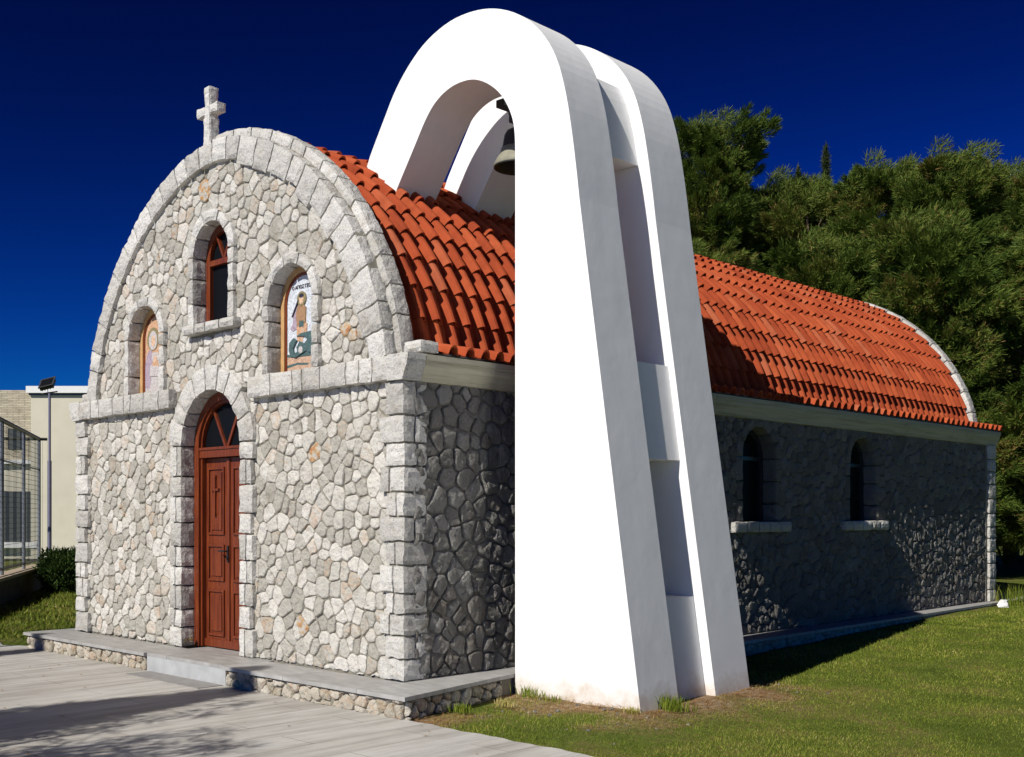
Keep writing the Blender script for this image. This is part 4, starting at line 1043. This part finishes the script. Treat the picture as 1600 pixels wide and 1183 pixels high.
def feathery_tree(x, y, H, Rm, seed, label, n_lobe=70, z0=1.0, per=700, group='feathery trees behind the church', lean=(0, 0), taper=.5):
    global rng
    rng = np.random.default_rng(seed); random.seed(seed)
    t = empty('feathery_tree', (x, y, -.1), label, 'tree', group)
    tr = MB(); pts = [(x + lean[0] * k * H + .15 * math.sin(k * 5 + seed), y + lean[1] * k * H + .12 * math.cos(k * 4 + seed), -.3 + (H * .93 + .2) * k) for k in np.linspace(0, 1, 9)]
    tr.tube(pts, np.linspace(.26, .03, 9), 9)
    cr = MB(); lobes = []
    for i in range(n_lobe):
        k = (i + random.random()) / n_lobe; z = z0 + (H - z0 - .5) * k
        rr = Rm * (1 - k ** 3.2 * taper) * (.78 + .22 * math.sin(k * 11 + seed)); a = i * 2.4 + random.random()
        q = rr * random.uniform(.35, 1.0)
        px, py = x + lean[0] * z + q * math.cos(a), y + lean[1] * z + q * math.sin(a)
        s = random.uniform(.55, 1.05) * (1.0 - .25 * k)
        lobes.append((px, py, z, s, k, a))
        tp = np.array(pts[min(8, int(k * 8))]); e = np.array([px, py, z])
        tr.tube([tp + [0, 0, -.4], (tp + e) / 2 + [0, 0, .1], e], [.05, .03, .012], 5, cap=False)
    for (px, py, z, s, k, a) in lobes:
        tone0 = random.uniform(.25, .75)
        sw = np.array([math.cos(a) * .7 + .25, math.sin(a) * .7 - .25, .28])
        needles(cr, (px, py, z), (s * .85, s * .85, s * .6), per, .22, .030, tone0, .0, sweep=sw)
        for j in range(22):     # soft plumes that make up the lobe
            v = np.array([random.gauss(0, 1), random.gauss(0, 1), random.gauss(0, .8)]); v /= np.linalg.norm(v); e = random.uniform(.65, 1.2) * s
            c = np.array([px, py, z]) + v * e * [1, 1, .75]
            for q in range(3):
                needles(cr, c + sw * .16 * q, (s * (.24 - .05 * q), s * (.24 - .05 * q), s * .13), 62, .135, .020, min(1, max(0, tone0 + random.uniform(-.15, .2))), .0, sweep=sw * .9 + v * .4)
    for j in range(int(n_lobe * .35)):   # leader plumes at the top
        a = random.random() * 6.28; q = random.random() * Rm * .38; z = H - random.random() * 1.3
        needles(cr, (x + lean[0] * H + q * math.cos(a), y + lean[1] * H + q * math.sin(a), z), (.34, .34, .3), 300, .15, .02, .6, 0, sweep=(.5, -.2, .35))
    part(tr, 'trunk', M_bark, t); part(cr, 'crown', M_needle, t)
    return t
TR = [(-13.9, 25.3, 14.6, 3.3, 41, 'tall feathery tree directly right of the white arches', {'n_lobe': 95}),
      (-11.4, 27.3, 12.6, 3.2, 42, 'feathery tree with a broad top right of the tallest leftmost tree', {}),
      (-9.0, 27.4, 12.9, 3.0, 43, 'feathery tree in the middle of the row behind the roof', {}),
      (-6.3, 26.6, 12.3, 3.1, 44, 'feathery tree with a high rounded top near the right end of the row', {}),
      (-3.7, 27.9, 11.6, 2.9, 45, 'feathery tree at the right edge of the picture', {}),
      (-13.6, 29.6, 13.5, 3.8, 51, 'feathery tree filling the dip beside the tallest leftmost tree', {}),
      (-12.4, 30.2, 12.7, 3.0, 52, 'feathery tree half hidden in the second rank below the cypress tips', {}),
      (-5.6, 29.6, 12.3, 3.0, 53, 'feathery tree in the second rank filling the gap near the right end', {}),
      (-1.6, 22.5, 8.6, 2.4, 46, 'lower feathery tree behind the rear corner of the church', {}),
      (-12.5, 22.5, 9.6, 2.6, 47, 'lower feathery tree behind the roof ridge beside the arches', {}),
      (-8.0, 22.3, 9.2, 2.6, 48, 'lower feathery tree behind the middle of the roof', {}),
      (-4.6, 21.5, 9.0, 2.5, 49, 'lower feathery tree behind the far gable', {}),
      (-.2, 26.5, 9.5, 3.0, 50, 'feathery tree rising past the right picture edge behind the lawn', {})]
for (x, y, H, Rm, sd_, lb, kw) in TR: feathery_tree(x, y, H, Rm, sd_, lb, **kw)

def cypress(x, y, H, Rm, label, seed, name='cypress_tree', per=900, base=.6, group=None, mt=None, L=.16, n=26, gappy=False):
    global rng
    rng = np.random.default_rng(seed); random.seed(seed)
    t = empty(name, (x, y, -.1), label, 'tree', group)
    tr = MB(); tr.tube([(x, y, -.3), (x, y, H * .5), (x, y, H - .2)], [.14, .09, .02], 8); part(tr, 'trunk', M_bark, t)
    cr = MB()
    for i in range(n):
        k = (i + .5) / n; z = base + (H - base) * k; r = Rm * min(1, 4 * k + .4) * (1 - k ** 1.7) + .06
        for a in range(3):
            th = random.random() * 6.28; needles(cr, (x + .45 * r * math.cos(th), y + .45 * r * math.sin(th), z), (r * .65, r * .65, (H - base) / n * 1.1), per // 3, L, .03, random.uniform(.2, .7), -.6)
    part(cr, 'crown', mt or M_needle2, t); return t
cypress(-16.9, 36.3, 16.0, .55, 'thin dark cypress tip showing above the row, left of the taller one', 61, per=420, n=36, group='dark cypress tips behind the row')
cypress(-16.1, 37.2, 17.0, .8, 'taller dark cypress tip showing above the row, right of the thin one', 62, per=480, n=36, group='dark cypress tips behind the row')
# trees behind the camera whose shade falls on the paving
cypress(-1.36, -7.6, 5.72, .95, 'slim cypress standing in front of the church left of the camera', 63, per=1100, L=.14, n=24, group='cypresses on the forecourt')
cypress(-6.0, -7.8, 5.75, .6, 'slim cypress at the left side of the forecourt', 64, per=900, L=.14, n=24, group='cypresses on the forecourt')
def bare_tree(x, y, H, seed, label):
    random.seed(seed); t = empty('ornamental_tree', (x, y, -.2), label, 'tree'); tr = MB(); cr = MB(); global rng; rng = np.random.default_rng(seed)
    tr.tube([(x, y, -.3), (x + .05, y, H * .45), (x, y + .05, H * .7)], [.09, .07, .05], 8)
    for i in range(17):
        a = i * 2.4; e = random.uniform(.7, 1.5); z = H * random.uniform(.72, 1.0)
        p = np.array([x, y, H * .62]); q = np.array([x + e * math.cos(a), y + e * math.sin(a), z])
        tr.tube([p, (p + q) / 2 + [0, 0, .12], q], [.03, .018, .006], 5, cap=False)
        for j in range(5):
            c = p + (q - p) * (.5 + .14 * j) + np.array([random.uniform(-.1, .1), random.uniform(-.1, .1), .03]); needles(cr, c, (.16, .16, .06), 50, .16, .022, .5, .1)
    part(tr, 'trunk', M_bark, t); part(cr, 'crown', M_bush, t)
bare_tree(-.35, -7.55, 3.75, 5, 'small open branched tree on the forecourt left of the camera')

# ------------------------------------------------------------ left background
def cp(px, d): return np.array([CAMX + d * (fwd[0] + rgt[0] * (px - 800) / 1767), CAMY + d * (fwd[1] + rgt[1] * (px - 800) / 1767)])
O = cp(48, 45)     # corner between clad and cream volumes, as surveyed
def bf(p):          # building frame: x to the right along the facade, y depth, z up
    return np.c_[O[0] + p[:, 0] * rgt[0] + p[:, 1] * fwd[0], O[1] + p[:, 0] * rgt[1] + p[:, 1] * fwd[1], p[:, 2]]
bld = empty('modern_building', (float(O[0]), float(O[1]), -.3), 'long low cream building with a white roof edge far behind the sports fence', 'building')
mb = MB(); mb.box(.0, 14, 0, 8, -.4, 6.35, f=bf); part(mb, 'wall', M_cream, bld)
mb = MB(); mb.box(-.12, 14.2, -.18, 8.2, 6.35, 6.62, f=bf); part(mb, 'roof_edge', M_pure, bld)
mb = MB(); mb.box(-.05, 14.1, -.08, 8.1, 6.27, 6.35, f=bf); part(mb, 'painted_shadow_strip', M_shade, bld)  # solid dark strip painted as the shadow below the roof edge
mb = MB(); mb.box(-7, -.01, .25, 8, 3.55, 6.50, 0, f=bf); part(mb, 'clad_wall', M_clad, bld)['label'] = 'upper wall clad in thin stacked stones'
mb = MB(); mb.box(-7, -.01, .28, 8, -.4, 3.54, f=bf); lw = part(mb, 'lower_wall', M_cream, bld)
mb = MB(); mb.box(-7, .0, .05, .28, 3.55, 3.70, f=bf); part(mb, 'string_course', M_pure, bld)
mb = MB(); mb.box(-1.0, -.38, .20, .30, 4.15, 4.95, f=bf); part(mb, 'small_window', M_shade, bld)
mb = MB(); mb.box(-6, -.02, .21, .30, .42, 2.45, f=bf); part(mb, 'large_window', M_shade, bld)
mb = MB(); mb.box(-6.1, .25, -.05, .27, .20, .42, f=bf); part(mb, 'long_sill', M_pure, bld)

A_ = cp(-160, 15.5); Cn = cp(74, 27.5); Ff = cp(0, 21.5)
dirv = (Cn - Ff) / np.linalg.norm(Cn - Ff); St = Ff - dirv * 9; side_n = np.array([-dirv[1], dirv[0]])
if side_n @ (np.array([CAMX, CAMY]) - Ff) < 0: side_n = -side_n
flen = np.linalg.norm(Cn - St)
def ff(p): return np.c_[St[0] + p[:, 0] * dirv[0] + p[:, 1] * side_n[0], St[1] + p[:, 0] * dirv[1] + p[:, 1] * side_n[1], p[:, 2]]
mb = MB(); mb.box(0, flen + .3, -.35, .0, -.4, .24, f=ff)
o = mb.build('low_wall', plain('earthy low wall', (.12, .10, .07), .95, .1, .3, .3, 3)); tag(o, 'low dark retaining wall carrying the tall sports fence', 'wall')
mb = MB(); mb.box(-.05, flen + .35, -.40, .04, .24, .30, f=ff)
part(mb, 'coping', plain('sandy coping', (.42, .34, .25), .9, .1, .2, .1, 3), o)
fence = empty('sports_fence', (float(Ff[0]), float(Ff[1]), .3), 'tall dark metal fence with fine netting on the low wall', 'fence')
L0 = np.linalg.norm(Ff - St)
pos = [L0 - 8.5, L0 - 6, L0 - 3.6, L0 - 1.3, L0 + 1.25, L0 + 3.9, flen - .05]
def fz(x): return 3.42 - .012 * (x - L0)
for k, xx in enumerate(pos):
    mb = MB(); P = ff(np.array([[xx, -.18, .3], [xx, -.18, fz(xx)]])); mb.tube(P, .04, 8); part(mb, 'post', M_galv, fence)
mb = MB()
for z in (.42, ): P = ff(np.array([[pos[0], -.18, z], [pos[-1], -.18, z]])); mb.tube(P, .025, 6)
part(mb, 'lower_rail', M_black, fence)
mb = MB(); P = ff(np.array([[pos[0], -.18, fz(pos[0])], [pos[-1], -.18, fz(pos[-1])]])); mb.tube(P, .045, 6); part(mb, 'top_rail', M_black, fence)
mb = MB(); P = ff(np.array([[pos[0], -.18, 2.6], [pos[-1], -.18, 2.6]])); mb.tube(P, .02, 6); part(mb, 'middle_rail', M_galv, fence)
# second stretch, turning the corner
E2 = Cn - side_n * 12
mb = MB(); mb.tube([(Cn[0], Cn[1], fz(flen)), (E2[0], E2[1], 3.3)], .04, 6); mb.tube([(Cn[0], Cn[1], .42), (E2[0], E2[1], .42)], .025, 6); part(mb, 'return_rail', M_black, fence)
for k in (.33, .66, 1.0):
    q = Cn + (E2 - Cn) * k; mb = MB(); mb.tube([(q[0], q[1], -.2), (q[0], q[1], 3.3)], .04, 8); part(mb, 'post', M_galv, fence)
mb = MB()      # netting: thin strands
nets = []
def strand(P, Q, w=.005):
    nets.append((P, Q, w))
for a in np.arange(pos[0], pos[-1], .11):
    sag = .02 * math.sin(a * 7); P = ff(np.array([[a, -.2, .35], [a + sag, -.2, fz(a)]])); strand(P[0], P[1])
for z in np.arange(.45, 3.4, .11):
    P = ff(np.array([[pos[0], -.2, z], [pos[-1], -.2, z]])); strand(P[0], P[1])
for k in np.arange(0, 1, .009):
    q = Cn + (E2 - Cn) * k; strand(np.array([q[0], q[1], .1]), np.array([q[0], q[1], 3.3]), .003)
for P, Q, w in nets: mb.tube([P, Q], w, 3, cap=False)
part(mb, 'netting', plain('dark netting', (.10, .11, .09), .8, .2, .1, 0), fence)['label'] = 'fine dark netting hung on the fence'

LPp = cp(77.5, 29)
lp = empty('floodlight_pole', (float(LPp[0]), float(LPp[1]), -.2), 'slim grey pole with a tilted floodlight beside the cream wall', 'floodlight pole')
lx, ly = LPp
mb = MB(); mb.tube([(lx, ly, -.3), (lx, ly, 2.9)], .05, 10); mb.tube([(lx, ly, 2.9), (lx, ly, 4.62)], .032, 10)
part(mb, 'pole', plain('grey blue painted steel', (.18, .17, .24), .4, .5, .1, 0), lp)
mb = MB(); e = np.array([rgt[0], rgt[1], 0]) * .2; c0 = np.array([lx, ly, 4.64]); mb.tube([c0 - e * 1.1 + [0, 0, -.03], c0 + e + [0, 0, .03]], .018, 6); part(mb, 'crossarm', M_black, lp)
mb = MB()
def lf(p):
    a = R(-38); y = p[:, 1] * math.cos(a) - p[:, 2] * math.sin(a); z = p[:, 1] * math.sin(a) + p[:, 2] * math.cos(a)
    xx = p[:, 0] + .0; return np.c_[lx - .05 * rgt[0] + xx * rgt[0] + y * fwd[0], ly - .05 * rgt[1] + xx * rgt[1] + y * fwd[1], 4.86 + z + .25 * xx]
mb.box(-.17, .17, -.05, .06, -.13, .13, f=lf); mb.box(-.19, .19, -.075, -.05, -.15, .15, f=lf)
for k in range(5): mb.box(-.14 + .07 * k - .008, -.14 + .07 * k + .008, .06, .10, -.11, .11, f=lf)
hd = part(mb, 'floodlight', M_black, lp)
mb = MB(); mb.box(-.15, .15, -.081, -.0755, -.11, .11, f=lf); part(mb, 'lens', M_glass, hd)
mb = MB(); mb.tube([c0 + [-.1, 0, 0], c0 + [-.12, 0, .12], c0 + [-.05, 0, .2]], .012, 5); part(mb, 'bracket', M_black, lp)

bp = cp(101, 25.5); rng = np.random.default_rng(77); random.seed(77)
bush = empty('round_bush', (float(bp[0]), float(bp[1]), -.25), 'dark green rounded bush at the left corner of the church', 'bush')
mb = MB(); tr = MB()
for i in range(26):
    a = i * 2.4; q = random.uniform(.05, .42); c = (bp[0] + q * math.cos(a), bp[1] + q * math.sin(a), random.uniform(-.05, .5)); needles(mb, c, (.3, .3, .28), 620, .07, .035, random.uniform(.2, .6), -.3)
    tr.tube([(bp[0], bp[1], -.25), c], [.02, .006], 5, cap=False)
part(tr, 'stems', M_bark, bush); part(mb, 'crown', M_bush, bush)
